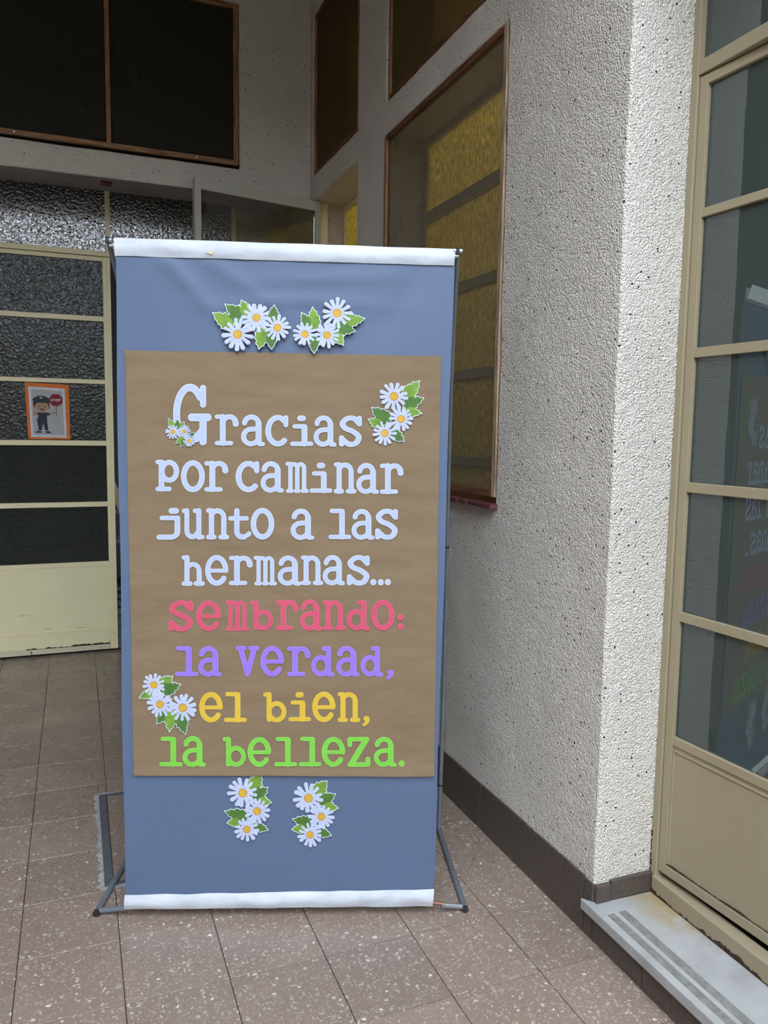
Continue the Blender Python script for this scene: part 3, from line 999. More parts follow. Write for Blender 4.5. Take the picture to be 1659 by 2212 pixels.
mb = ragged_line(random.Random(21), -0.10, 0.374, 0.046, 0.011, -0.0025, 0.003)
mb.v = [(y_, x_, z_) for x_, y_, z_ in mb.v]
mb.box(0.172 + 0.2, 0.1735 + 0.2, -0.0025, 0.003, 0.02, 0.075)
mb.build('rust_seam', RUST, d1)
for (hx, hz, L) in ((-0.33, 0.255, 0.03), (-0.28, 0.253, 0.012), (0.02, 0.235, 0.008), (0.12, 0.232, 0.006), (-0.2, 0.165, 0.04), (-0.02, 0.158, 0.05)):
    bx('scratch', RUST, hx, hx + L, YD + 0.0032, YD + 0.0042, hz, hz + 0.0016, parent=d1)

# small red plate on the soffit
o = MB().box(-0.027, 0.027, -0.070, 0.070, -0.002, 0.002).build('sign_plate', REDPLATE)
o.location = (0.192, 4.665, 2.6895)
o.rotation_euler = (math.atan2(0.089, 0.625), 0, 0)
tag(o, 'small plain dark red plate on the soffit above the left door', 'plate')

# slanted stair stringer and steps in the dark doorway
st = empty('staircase', (0.34, 5.75, 0.0))
tag(st, 'cream slanted stair stringers with grey steps inside the dark doorway', 'staircase')
for dy in (0.0, 0.42):
    mb = MB()
    P = [(-0.16, 1.05), (-0.11, 1.05), (0.34, -0.0), (0.22, 0.0)]
    mb.v = [(x, dy, z) for x, z in P] + [(x, dy + 0.03, z) for x, z in P]
    mb.f = [(0, 1, 2, 3), (7, 6, 5, 4), (0, 4, 5, 1), (1, 5, 6, 2), (2, 6, 7, 3), (3, 7, 4, 0)]
    mb.build('stringer', PAINT_CREAM, st, bevel=0.002)
for i in range(4):
    x = 0.16 - i * 0.09
    bx_ = MB().box(x - 0.1, x + 0.06, 0.03, 0.42, 0.14 + i * 0.21, 0.17 + i * 0.21).build('tread', CEMENT, st, bevel=0.003)

# ------------------------------------------------------------------ floor hatch
h0 = empty('floor_hatch', ((HX0 + HX1) / 2, (HY0 + HY1) / 2, 0.0))
tag(h0, 'square floor hatch with grey steel edging behind the lower left of the banner', 'floor hatch')
cx_, cy_ = h0.location.x, h0.location.y
t_ = 0.026
for nm, c in (('edging', (HX0, HX0 + t_, HY0, HY1)), ('edging', (HX1 - t_, HX1, HY0, HY1)), ('edging', (HX0 + t_, HX1 - t_, HY0, HY0 + t_)), ('edging', (HX0 + t_, HX1 - t_, HY1 - t_, HY1))):
    bx(nm, STEELGREY, c[0] + 0.001, c[1] - 0.001, c[2] + 0.001, c[3] - 0.001, -0.012, 0.0006, parent=h0, bevel=0.001)
me = tile_mesh(0.002, HX1 - HX0 - 2 * t_ - 0.002, 0.002, HY1 - HY0 - 2 * t_ - 0.002, 'lid')
o = bpy.data.objects.new('lid', me)
o.location = (HX0 + t_ - cx_, HY0 + t_ - cy_, -0.0006)
o.parent = h0
COL.objects.link(o)
# ragged cement bedding round the frame
def ragged(a, b, wd, seed):
    rnd = random.Random(seed)
    a, b = Vector(a), Vector(b)
    t = (b - a)
    L = t.length
    t /= L
    n_ = Vector((-t.y, t.x))
    outer = []
    k = int(L / 0.012)
    for i in range(k + 1):
        outer.append(a + t * (L * i / k) + n_ * (wd * rnd.uniform(0.35, 1.0)))
    mb = MB()
    for i in range(k + 1):
        q = a + t * (L * i / k)
        zz = rnd.uniform(0.0008, 0.0022)
        mb.v += [(q.x - cx_, q.y - cy_, -0.004), (outer[i].x - cx_, outer[i].y - cy_, -0.004), (outer[i].x - cx_, outer[i].y - cy_, zz * 0.5), (q.x - cx_, q.y - cy_, zz)]
    for i in range(k):
        b0, b1 = i * 4, i * 4 + 4
        for e in range(4):
            e2 = (e + 1) % 4
            mb.f.append((b0 + e, b0 + e2, b1 + e2, b1 + e))
    mb.f += [(0, 1, 2, 3), (k * 4 + 3, k * 4 + 2, k * 4 + 1, k * 4)]
    mb.build('cement_bedding', CEMENT, h0)
ragged((HX0, HY0 - 0.012), (HX0, HY1 + 0.012), 0.022, 1)
ragged((HX1, HY0), (HX0, HY0), 0.02, 2)
ragged((HX0 - 0.012, HY1), (HX1, HY1), 0.018, 3)

# ------------------------------------------------------------------ flat cut-out shapes: distance fields and contours
def seg_dist(X, Y, a, b):
    ax, ay = a
    dx, dy = b[0] - ax, b[1] - ay
    L = dx * dx + dy * dy
    if L < 1e-12:
        return np.hypot(X - ax, Y - ay)
    t = np.clip(((X - ax) * dx + (Y - ay) * dy) / L, 0, 1)
    return np.hypot(X - ax - t * dx, Y - ay - t * dy)

def poly_sd(X, Y, P):
    d = np.full(X.shape, 1e9)
    inside = np.zeros(X.shape, bool)
    n = len(P)
    for i in range(n):
        a, b = P[i], P[(i + 1) % n]
        d = np.minimum(d, seg_dist(X, Y, a, b))
        c = ((a[1] > Y) != (b[1] > Y))
        with np.errstate(divide='ignore', invalid='ignore'):
            xi = a[0] + (Y - a[1]) * (b[0] - a[0]) / ((b[1] - a[1]) or 1e-12)
        inside ^= (c & (X < xi))
    return np.where(inside, -d, d)

def simplify(P, tol):
    """closed loop Douglas-Peucker"""
    if len(P) < 8:
        return P
    def dp(Q):
        if len(Q) < 3:
            return Q[:-1]
        a, b = np.array(Q[0]), np.array(Q[-1])
        A = np.array(Q)
        ab = b - a
        L = np.hypot(*ab)
        if L < 1e-9:
            d = np.hypot(A[:, 0] - a[0], A[:, 1] - a[1])
        else:
            d = np.abs((A[:, 0] - a[0]) * ab[1] - (A[:, 1] - a[1]) * ab[0]) / L
        k = int(np.argmax(d))
        if d[k] <= tol:
            return [Q[0]]
        return dp(Q[:k + 1]) + dp(Q[k:])
    h = len(P) // 2
    return dp(P[:h + 1]) + dp(P[h:] + [P[0]])

def contours(F, x0, y0, step, level=0.0, tol=None):
    """closed loops around F < level, counter-clockwise outside"""
    G = F - level
    G = np.where(np.abs(G) < 1e-9, 1e-9, G)
    ins = G < 0
    c = ins[:-1, :-1].astype(int) + 2 * ins[:-1, 1:] + 4 * ins[1:, 1:] + 8 * ins[1:, :-1]
    TAB = {1: [(3, 0)], 2: [(0, 1)], 3: [(3, 1)], 4: [(1, 2)], 5: [(3, 0), (1, 2)], 6: [(0, 2)], 7: [(3, 2)], 8: [(2, 3)],
           9: [(2, 0)], 10: [(0, 1), (2, 3)], 11: [(2, 1)], 12: [(1, 3)], 13: [(1, 0)], 14: [(0, 3)]}
    def eid(j, i, e):
        return {0: ('h', j, i), 1: ('v', j, i + 1), 2: ('h', j + 1, i), 3: ('v', j, i)}[e]
    nxt = {}
    for j, i in zip(*np.nonzero((c > 0) & (c < 15))):
        for a, b in TAB[int(c[j, i])]:
            nxt[eid(j, i, b)] = eid(j, i, a)
    def pt(k):
        t, j, i = k
        if t == 'h':
            a, b = G[j, i], G[j, i + 1]
            s_ = a / (a - b)
            return (x0 + (i + s_) * step, y0 + j * step)
        a, b = G[j, i], G[j + 1, i]
        s_ = a / (a - b)
        return (x0 + i * step, y0 + (j + s_) * step)
    loops = []
    while nxt:
        k0 = next(iter(nxt))
        k = k0
        L = []
        while k in nxt:
            L.append(pt(k))
            k = nxt.pop(k)
        if len(L) >= 4:
            L = simplify(L, tol or step * 0.12)
            if len(L) >= 3:
                loops.append(L)
    return loops

def area(P):
    return 0.5 * sum(P[i][0] * P[(i + 1) % len(P)][1] - P[(i + 1) % len(P)][0] * P[i][1] for i in range(len(P)))

def inside_pt(q, P):
    r = False
    for i in range(len(P)):
        a, b = P[i], P[(i + 1) % len(P)]
        if (a[1] > q[1]) != (b[1] > q[1]) and q[0] < a[0] + (q[1] - a[1]) * (b[0] - a[0]) / (b[1] - a[1]):
            r = not r
    return r

def flat(loops, mapf, o0, o1, lift=None):
    """solid sheet between offsets o0 and o1; mapf turns a 2D point into banner (u, z); local axes u, -offset, z"""
    big = sorted(loops, key=lambda L: -abs(area(L)))
    outs, holes = [], []
    for L in big:
        depth = sum(inside_pt(L[0], M) for M in big if M is not L and abs(area(M)) > abs(area(L)))
        (outs if depth % 2 == 0 else holes).append(L)
    mb = MB()
    for O in outs:
        grp = [O] + [H for H in holes if inside_pt(H[0], O) and abs(area(H)) < abs(area(O))]
        pts = []
        for L in grp:
            pts += [mapf(*q) for q in L]
        tris = tessellate_polygon([[Vector((*mapf(*q), 0)) for q in L] for L in grp])
        n = len(pts)
        b = len(mb.v)
        lf = [lift(*q) if lift else 0.0 for q in pts]
        mb.v += [(u, -(o0 + l), z) for (u, z), l in zip(pts, lf)] + [(u, -(o1 + l), z) for (u, z), l in zip(pts, lf)]
        for t in tris:
            mb.f.append((b + t[0], b + t[1], b + t[2]))
            mb.f.append((b + n + t[2], b + n + t[1], b + n + t[0]))
        s_ = 0
        for L in grp:
            k = len(L)
            for i in range(k):
                i2 = (i + 1) % k
                mb.f.append((b + s_ + i, b + s_ + i2, b + n + s_ + i2, b + n + s_ + i))
            s_ += k
    return mb

def arc(cx, cy, rx, ry, a0, a1, n=22):
    return [(cx + rx * math.cos(R(a0 + (a1 - a0) * i / n)), cy + ry * math.sin(R(a0 + (a1 - a0) * i / n))) for i in range(n + 1)]

def spline(P, n=8):
    out = []
    Q = [P[0]] + list(P) + [P[-1]]
    for i in range(1, len(Q) - 2):
        p0, p1, p2, p3 = Q[i - 1], Q[i], Q[i + 1], Q[i + 2]
        for k in range(n):
            t = k / n
            out.append(tuple(0.5 * (2 * p1[c] + (p2[c] - p0[c]) * t + (2 * p0[c] - 5 * p1[c] + 4 * p2[c] - p3[c]) * t * t + (3 * p1[c] - p0[c] - 3 * p2[c] + p3[c]) * t ** 3) for c in (0, 1)))
    return out + [P[-1]]

S_, F_ = 9.6, 7.8       # half widths of stems and serifs in glyph units
GLY = {
    'a': [(arc(33, 70, 21, 21, 172, 0), 8.5), ([(54, 72), (54, 14)], S_), ([(54, 12), (57, 8), (66, 8)], 7.5),
          ([(54, 54), (36, 54)] + arc(32, 31, 23, 22.5, 90, 272) + [(42, 11), (54, 22)], 8.3)],
    'c': [(arc(38, 50, 29, 41, 48, 312, 30), 9.2), ([(62, 91), (62, 68)], 8.0)],
    'e': [(arc(37, 50, 28, 41, 0, 322, 34), 9.0), ([(10, 49), (65, 49)], 7.0)],
    'i': [([(33, 90), (41, 90)], 10.0), ([(46, 62), (46, 8)], S_), ([(16, 64), (46, 64)], F_), ([(9, 8), (66, 8)], F_)],
    'j': [([(45, 90), (55, 90)], 10.0), ([(60, 68), (60, 28)] + arc(43, 26, 17, 17, 0, -90) + [(10, 9)], 8.6), ([(18, 68), (60, 68)], F_)],
    'l': [([(44, 90), (44, 8)], S_), ([(12, 92), (44, 92)], F_), ([(8, 8), (66, 8)], F_)],
    'm': [([(16, 90), (16, 8)], 7.2), ([(37, 80), (37, 8)], 7.2), ([(58, 80), (58, 8)], 7.2), (arc(26.5, 78, 10.5, 13, 180, 0), 7.0), (arc(47.5, 78, 10.5, 13, 180, 0), 7.0),
          ([(7, 92), (16, 92)], 7), ([(9, 7), (20, 7)], 7), ([(33, 7), (41, 7)], 7), ([(54, 7), (66, 7)], 7)],
    'n': [([(18, 91), (18, 8)], S_ - 0.6), ([(8, 92), (18, 92)], F_), (arc(37, 70, 20, 21, 160, 0), 8.6), ([(57, 70), (57, 8)], S_ - 0.6), ([(8, 8), (27, 8)], F_), ([(47, 8), (67, 8)], F_)],
    'o': [(arc(37, 50, 28, 41, 0, 360, 40), 9.2)],
    'p': [([(19, 91), (19, 8)], S_ - 0.6), ([(8, 92), (19, 92)], F_), (arc(42, 63, 22, 28, 0, 360, 36), 8.6), ([(8, 8), (42, 8)], F_)],
    'r': [([(26, 91), (26, 8)], S_ - 0.2), ([(9, 91), (26, 91)], F_), (arc(46, 68, 20, 23, 165, 20), 8.8), ([(64, 76), (65, 68)], 9.6), ([(9, 8), (50, 8)], F_)],
    's': [(spline([(60, 76), (48, 90), (30, 91), (15, 76), (22, 60), (44, 49), (60, 32), (52, 12), (32, 9), (15, 24)]), 8.8), ([(62, 92), (62, 72)], 7.8), ([(12, 30), (12, 8)], 7.8)],
    't': [([(28, 92), (28, 30)] + arc(46, 28, 18, 19, 180, 290), 9.0), ([(62, 16), (66, 20)], 8.0), ([(8, 68), (58, 68)], F_)],
    'u': [([(17, 92), (17, 32)] + arc(35, 30, 18, 21, 180, 330), 8.8), ([(57, 92), (57, 8)], S_ - 0.4), ([(7, 92), (17, 92)], F_), ([(44, 92), (57, 92)], F_), ([(57, 8), (69, 8)], F_)],
    'h': [([(18, 92), (18, 8)], S_ - 0.8), ([(8, 92), (18, 92)], F_), (arc(37, 48, 20, 22, 160, 0), 8.2), ([(57, 48), (57, 8)], S_ - 0.8), ([(8, 8), (29, 8)], F_), ([(46, 8), (68, 8)], F_)],
    'b': [([(17, 92), (17, 11)], S_ - 0.8), ([(5, 92), (17, 92)], F_), (arc(41, 36, 24, 27, 0, 360, 36), 8.4)],
    'd': [([(57, 92), (57, 10)], S_ - 0.8), ([(42, 92), (57, 92)], F_), ([(57, 8), (69, 8)], F_), (arc(32, 36, 23, 27, 0, 360, 36), 8.4)],
    'v': [([(16, 88), (37, 11), (58, 88)], 9.2), ([(7, 92), (27, 92)], F_), ([(47, 92), (67, 92)], F_)],
    'z': [([(13, 91), (59, 91)], F_ + 0.4), ([(57, 88), (17, 12)], 9.4), ([(13, 9), (62, 9)], F_ + 0.4), ([(12, 91), (12, 72)], 7.4), ([(63, 9), (63, 28)], 7.4)],
    'G': [(arc(28, 53, 22, 41, 40, 300, 36), 6.6), ([(39, 16), (49, 28)], 6.6), ([(50, 93), (50, 68)], 5.8), ([(31, 48), (58, 48)], 6.8), ([(50, 48), (50, 11)], 6.8)],
    '.': [([(8, 8), (8.5, 8)], 8)],
    ',': [([(12, 30), (12.5, 30)], 9), (spline([(16, 29), (15, 20), (6, 9)]), 5.4)],
    'S': [(spline([(60, 76), (48, 90), (30, 91), (15, 76), (22, 60), (44, 49), (60, 32), (52, 12), (32, 9), (13, 22)]), 9)],
    'T': [([(6, 90), (68, 90)], 9), ([(37, 90), (37, 9)], 9)],
    'O': [(arc(37, 50, 28, 41, 0, 360, 40), 10)],
    'P': [([(16, 90), (16, 9)], 9), (arc(40, 68, 22, 22, -90, 90) + [(16, 90)], 9), ([(40, 46), (16, 46)], 9)],
}
GCACHE = {}
def glyph(ch, inset):
    k = (ch, inset)
    if k in GCACHE:
        return GCACHE[k]
    st_ = 1.0
    xs = np.arange(-6, 86, st_)
    ys = np.arange(-6, 112, st_)
    X, Y = np.meshgrid(xs, ys)
    F = np.full(X.shape, 1e9)
    for pts, r in GLY[ch]:
        for a, b in zip(pts, pts[1:]):
            F = np.minimum(F, seg_dist(X, Y, a, b) - (r - (0.9 if ch not in '.,' else 0.0)))
    GCACHE[k] = contours(F, xs[0], ys[0], st_, -inset, 0.10)
    return GCACHE[k]

def glyph_box(ch):
    P = [q for L in glyph(ch, 0.0) for q in L]
    return min(p[0] for p in P), max(p[0] for p in P), min(p[1] for p in P), max(p[1] for p in P)

# ------------------------------------------------------------------ banner on its tube stand
bs = empty('banner_stand', tuple(BA), BANG)
tag(bs, 'tall blue-grey vinyl banner with white hems on a tubular steel stand', 'banner stand')

def sheet(c00, c10, c11, c01, nu, nz, wav, th=0.0009):
    """corners (u,z): lower left, lower right, upper right, upper left"""
    mb = MB()
    for side in (0, 1):
        for j in range(nz + 1):
            for i in range(nu + 1):
                s1, t1 = i / nu, j / nz
                u = (1 - s1) * ((1 - t1) * c00[0] + t1 * c01[0]) + s1 * ((1 - t1) * c10[0] + t1 * c11[0])
                z = (1 - s1) * ((1 - t1) * c00[1] + t1 * c01[1]) + s1 * ((1 - t1) * c10[1] + t1 * c11[1])
                du, of, dz = wav(u, z, s1, t1)
                mb.v.append((u + du, -(of + (0 if side else th)), z + dz))
    N = (nu + 1) * (nz + 1)
    for j in range(nz):
        for i in range(nu):
            a = j * (nu + 1) + i
            mb.f.append((a, a + 1, a + nu + 2, a + nu + 1))
            mb.f.append((N + a, N + a + nu + 1, N + a + nu + 2, N + a + 1))
    for i in range(nu):
        for j, fl_ in ((0, 0), (nz, 1)):
            a = j * (nu + 1) + i
            mb.f.append((a, N + a, N + a + 1, a + 1))
    for j in range(nz):
        for i in (0, nu):
            a = j * (nu + 1) + i
            mb.f.append((a, N + a, N + a + nu + 1, a + nu + 1))
    return mb

def folds(u, z, s1, t1):
    """soft sagging folds under the top hem, nearly flat behind the paper"""
    top = max(0.0, min(1.0, (z - 1.56) / 0.1)) * max(0.0, min(1.0, (1.825 - z) / 0.03))
    q1 = (z - 1.80) + 0.75 * (u - 0.13) - 0.0
    f1 = 0.0055 * math.exp(-((u - 0.15 + (z - 1.80) * 0.9) / 0.030) ** 2) * max(0, 1 - (1.82 - z) / 0.24)
    f2 = 0.0040 * math.exp(-((u - 0.27 + (z - 1.80) * 1.5) / 0.034) ** 2) * max(0, 1 - (1.82 - z) / 0.20)
    f3 = 0.0035 * math.exp(-((z - 1.705 + 0.01 * math.sin(u * 9)) / 0.014) ** 2) * math.exp(-((u - 0.47) / 0.23) ** 2)
    f4 = 0.0030 * math.exp(-((z - 1.765 - 0.05 * (u - 0.4)) / 0.012) ** 2) * math.exp(-((u - 0.55) / 0.2) ** 2)
    f5 = -0.003 * math.exp(-((u - 0.80 - (z - 1.80) * 0.6) / 0.04) ** 2)
    low = 0.0012 * math.sin(z * 11 + u * 3) * (1 if z < 0.42 else 0)
    edge = 0.0015 * math.sin(z * 8) * (1 if s1 in (0.0, 1.0) else 0)
    return edge, top * (f1 + f2 + f3 + f4 + f5) + low - 0.001, 0.0

c = {k: on_banner(*v) for k, v in dict(tl=(249, 550), tr=(981, 572), bl=(270.5, 1934), br=(937, 1922)).items()}
mb = sheet(c['bl'], c['br'], c['tr'], c['tl'], 90, 130, folds)
mb.build('banner_sheet', VINYL, bs, smooth=True)

def hem_wave(seed, amp):
    def f(u, z, s1, t1):
        return 0.0, 0.0025 + amp * noise.noise(Vector((u * 14, z * 30, seed))) + 0.006 * math.sin(math.pi * t1), 0.0012 * noise.noise(Vector((u * 9, seed, t1 * 3)))
    return f
h1 = {k: on_banner(*v) for k, v in dict(tl=(247.5, 514), tr=(983, 538.5), bl=(249, 553), br=(980.5, 574.5)).items()}
sheet(h1['bl'], h1['br'], h1['tr'], h1['tl'], 120, 8, hem_wave(1.0, 0.0026)).build('hem', HEM, bs, smooth=True)
h2 = {k: on_banner(*v) for k, v in dict(tl=(270, 1932), tr=(937.5, 1920), bl=(269.5, 1963), br=(934, 1956)).items()}
sheet(h2['bl'], h2['br'], h2['tr'], h2['tl'], 120, 8, hem_wave(5.0, 0.0036)).build('hem', HEM, bs, smooth=True)
# seam of yellowed tape peeking out on the top hem
a = on_banner(443, 547); b2 = on_banner(461, 546); c3 = on_banner(460, 552)
mbt = MB()
mbt.v = [(p[0], -0.0105, p[1]) for p in (a, b2, c3)] + [(p[0], -0.0100, p[1]) for p in (a, b2, c3)]
mbt.f = [(0, 1, 2), (5, 4, 3), (0, 3, 4, 1), (1, 4, 5, 2), (2, 5, 3, 0)]
mbt.build('tape_scrap', plain('tape_yellowed', (0.62, 0.52, 0.25)), bs)

# top bar and hooks
zt = 1.857
MB().tube([(-0.006, 0.004, zt - 0.012), (0.90, 0.004, zt - 0.018)], 0.005, 12).build('top_bar', TUBE_SILVER, bs, smooth=True)
for u0, z0, sg in ((-0.008, 1.857, -1), (0.897, 1.851, 1)):
    bx_o = MB().tube([(u0 - 0.012, -0.002, z0), (u0 + 0.012, -0.002, z0)], 0.0062, 12).build('hook', TUBE_SILVER, bs, smooth=True)
    MB().tube([(u0, -0.006, z0 - 0.006), (u0, -0.006, z0 + 0.008)], 0.0048, 12).build('bolt_cap', BLACKP, bs, smooth=True)
# bowed uprights: rise from the rear of the feet, bend forward to the hooks
for ub, ut, zt_, pw_, bulge in ((0.940, 0.8985, 1.846, 3, 0.025), (-0.072, -0.0085, 1.852, 4, 0.0)):
    pts = []
    for i in range(25):
        t = i / 24
        of = -0.462 + 0.452 * t ** pw_
        pts.append((ut + (ub - ut) * (1 - t) ** (1.5 if bulge else 3) + bulge * math.sin(math.pi * t), -of, 0.02 + (zt_ - 0.02) * t))
    MB().tube(pts, [0.0072 if p[2] < 1.15 else 0.0062 for p in pts], 14).build('upright', TUBE_GREY, bs, smooth=True)
    cp = pts[1]
    for zj in (13, 2):
        a_, b_ = Vector(pts[zj]), Vector(pts[zj + 1])
        d_ = (b_ - a_).normalized() * 0.003
        MB().tube([tuple(a_ - d_), tuple(a_ + d_)], 0.0078, 14).build('joint', BLACKP, bs, smooth=True)
    MB().tube([(pts[0][0], pts[0][1], 0.016), (cp[0], cp[1], cp[2])], 0.0082, 14).build('socket', TUBE_GREY, bs, smooth=True)
# feet, caps, front cross tubes and the rod between them
for uf, ur, cap in ((0.966, 0.940, 1), (-0.0835, -0.072, -1)):
    MB().tube([(uf, 0.010, 0.0095), (ur, 0.470, 0.0095)], 0.0085, 18).build('foot', TUBE_GREY, bs, smooth=True)
    MB().tube([(uf, 0.006, 0.0095), (uf, 0.0145, 0.0095)], 0.0094, 18).build('end_cap', BLACKP, bs, smooth=True)
MB().tube([(0.957, 0.018, 0.0125), (0.896, 0.006, 0.0270)], 0.0072, 16).build('cross_tube', TUBE_SILVER, bs, smooth=True)
MB().tube([(-0.075, 0.018, 0.0125), (0.004, 0.008, 0.0260)], 0.0072, 16).build('cross_tube', TUBE_GREY, bs, smooth=True)
MB().tube([(0.0, 0.006, 0.0365), (0.86, 0.006, 0.0345), (0.905, 0.006, 0.0285)], 0.0050, 14).build('bottom_rod', COPPER, bs, smooth=True)

# ------------------------------------------------------------------ kraft paper sheet with lettering
pc = {k: on_banner(*v) for k, v in dict(tl=(271, 757), tr=(952, 769.5), bl=(290, 1673), br=(937.5, 1674.5)).items()}
kp = empty('kraft_poster', tuple(BA), BANG)
tag(kp, 'brown kraft paper sheet lettered Gracias por caminar, hung on the blue-grey banner', 'poster')
POFF = 0.0045
def pw(u, z, s1, t1):
    e = 0.0
    if s1 < 0.03 and t1 > 0.97: e = 0.004
    if t1 < 0.02: e = 0.0025 + 0.003 * s1
    return (0.0016 * noise.noise(Vector((z * 5, 3, 0))) if s1 in (0, 1) else 0), POFF + 0.0007 * math.sin(z * 21 + 1.3 * math.sin(u * 4)) + e, (0.0016 * noise.noise(Vector((u * 6, 9, 0))) if t1 in (0, 1) else 0)
sheet(pc['bl'], pc['br'], pc['tr'], pc['tl'], 60, 90, pw, 0.0004).build('paper_sheet', KRAFT, kp, smooth=True)

A3, A4, A5 = (320, 790, 2.6758), (320, 1060, 2.6758), (280, 1360, 2.5136)
W_ = (RIM_W, LET_W)
TXT = [
    (A3, W_, [('G', 148, 368, 105, 460), ('r', 388, 525, 280, 463), ('a', 539, 676, 283, 466), ('c', 679, 811, 285, 467), ('i', 822, 955, 288, 467), ('a', 957, 1088, 288, 468), ('s', 1104, 1235, 288, 469),
              ('p', 46, 182, 543, 726), ('o', 193, 330, 546, 730), ('r', 328, 465, 549, 729), ('c', 508, 643, 550, 730), ('a', 652, 785, 552, 732), ('m', 795, 929, 555, 734), ('i', 935, 1065, 560, 736), ('n', 1074, 1203, 558, 739), ('a', 1204, 1333, 562, 740), ('r', 1340, 1475, 563, 742)]),
    (A4, W_, [('j', 52, 188, 98, 281), ('u', 198, 328, 100, 281), ('n', 338, 470, 100, 281), ('t', 465, 598, 100, 281), ('o', 595, 730, 98, 281), ('a', 825, 960, 103, 283), ('l', 1043, 1173, 103, 281), ('a', 1176, 1308, 105, 282), ('s', 1312, 1443, 103, 282),
              ('h', 197, 330, 370, 548), ('e', 332, 465, 370, 546), ('r', 470, 606, 373, 545), ('m', 612, 745, 375, 544), ('a', 750, 885, 373, 546), ('n', 884, 1012, 372, 544), ('a', 1010, 1137, 370, 544), ('s', 1149, 1280, 370, 545),
              ('.', 1284, 1318, 508, 543), ('.', 1328, 1361, 509, 544), ('.', 1368, 1402, 508, 543)]),
    (A4, (RIM_P, LET_P), [('s', 122, 262, 630, 810), ('e', 280, 423, 633, 808), ('m', 450, 585, 630, 807), ('b', 592, 723, 632, 804), ('r', 740, 868, 627, 804), ('a', 878, 1007, 625, 806), ('n', 1010, 1142, 630, 804), ('d', 1147, 1281, 630, 804), ('o', 1290, 1423, 628, 804), ('.', 1440, 1476, 712, 747), ('.', 1440, 1476, 764, 799)]),
    (A5, (RIM_V, LET_V), [('l', 250, 375, 87, 251), ('a', 375, 501, 87, 251), ('v', 578, 705, 85, 251), ('e', 712, 838, 86, 251), ('r', 857, 983, 87, 251), ('d', 987, 1111, 87, 251), ('a', 1122, 1248, 86, 251), ('d', 1254, 1376, 86, 251), (',', 1393, 1433, 215, 266)]),
    (A5, (RIM_Y, LET_Y), [('e', 380, 508, 335, 499), ('l', 515, 638, 335, 500), ('b', 727, 852, 335, 499), ('i', 863, 986, 335, 496), ('e', 992, 1118, 333, 498), ('n', 1130, 1253, 335, 499), (',', 1265, 1303, 465, 520)]),
    (A5, (RIM_G, LET_G), [('l', 165, 290, 577, 740), ('a', 290, 415, 574, 740), ('b', 507, 633, 578, 740), ('e', 642, 769, 579, 740), ('l', 787, 910, 578, 740), ('l', 920, 1041, 578, 740), ('e', 1043, 1170, 578, 740), ('z', 1183, 1306, 578, 740), ('a', 1325, 1450, 578, 740), ('.', 1460, 1492, 705, 739)]),
]
for (ox, oy, sc_), (rim, face), chars in TXT:
    for ch, xa, xb, ya_, yb_ in chars:
        gx0, gx1, gy0, gy1 = glyph_box(ch)
        def mp(x, y):
            fx, fy = (x - gx0) / (gx1 - gx0), (y - gy0) / (gy1 - gy0)
            return on_banner(ox + (xa + (xb - xa) * fx) / sc_, oy + (yb_ + (ya_ - yb_) * fy) / sc_)
        o = flat(glyph(ch, 0.0), mp, POFF + 0.0018, POFF + 0.0022).build('letter', rim, kp)
        flat(glyph(ch, 1.5 if ch in '.,' else (1.7 if ch != 'G' else 1.1)), mp, POFF + 0.00225, POFF + 0.0024).build('letter_face', face, o)

# ------------------------------------------------------------------ paper daisy cut-outs
def leaf_poly(tip, base, w, rnd):
    """serrated leaf outline; tip and base in the cut-out's own pixel frame"""
    tip, base = Vector(tip), Vector(base)
    ax = tip - base
    L = ax.length
    t = ax / L
    n_ = Vector((-t.y, t.x))
    prof = [(0.0, 0.18), (0.18, 0.40), (0.36, 0.50), (0.40, 0.40), (0.58, 0.43), (0.63, 0.27), (0.79, 0.25), (0.83, 0.12)]
    left = [base + t * (L * (s_ + rnd.uniform(-.02, .02))) + n_ * (w * k) for s_, k in prof]
    right = [base + t * (L * (s_ + rnd.uniform(-.02, .02))) - n_ * (w * k * rnd.uniform(0.85, 1.1)) for s_, k in prof]
    return [tuple(p) for p in right + [tip] + left[::-1]]

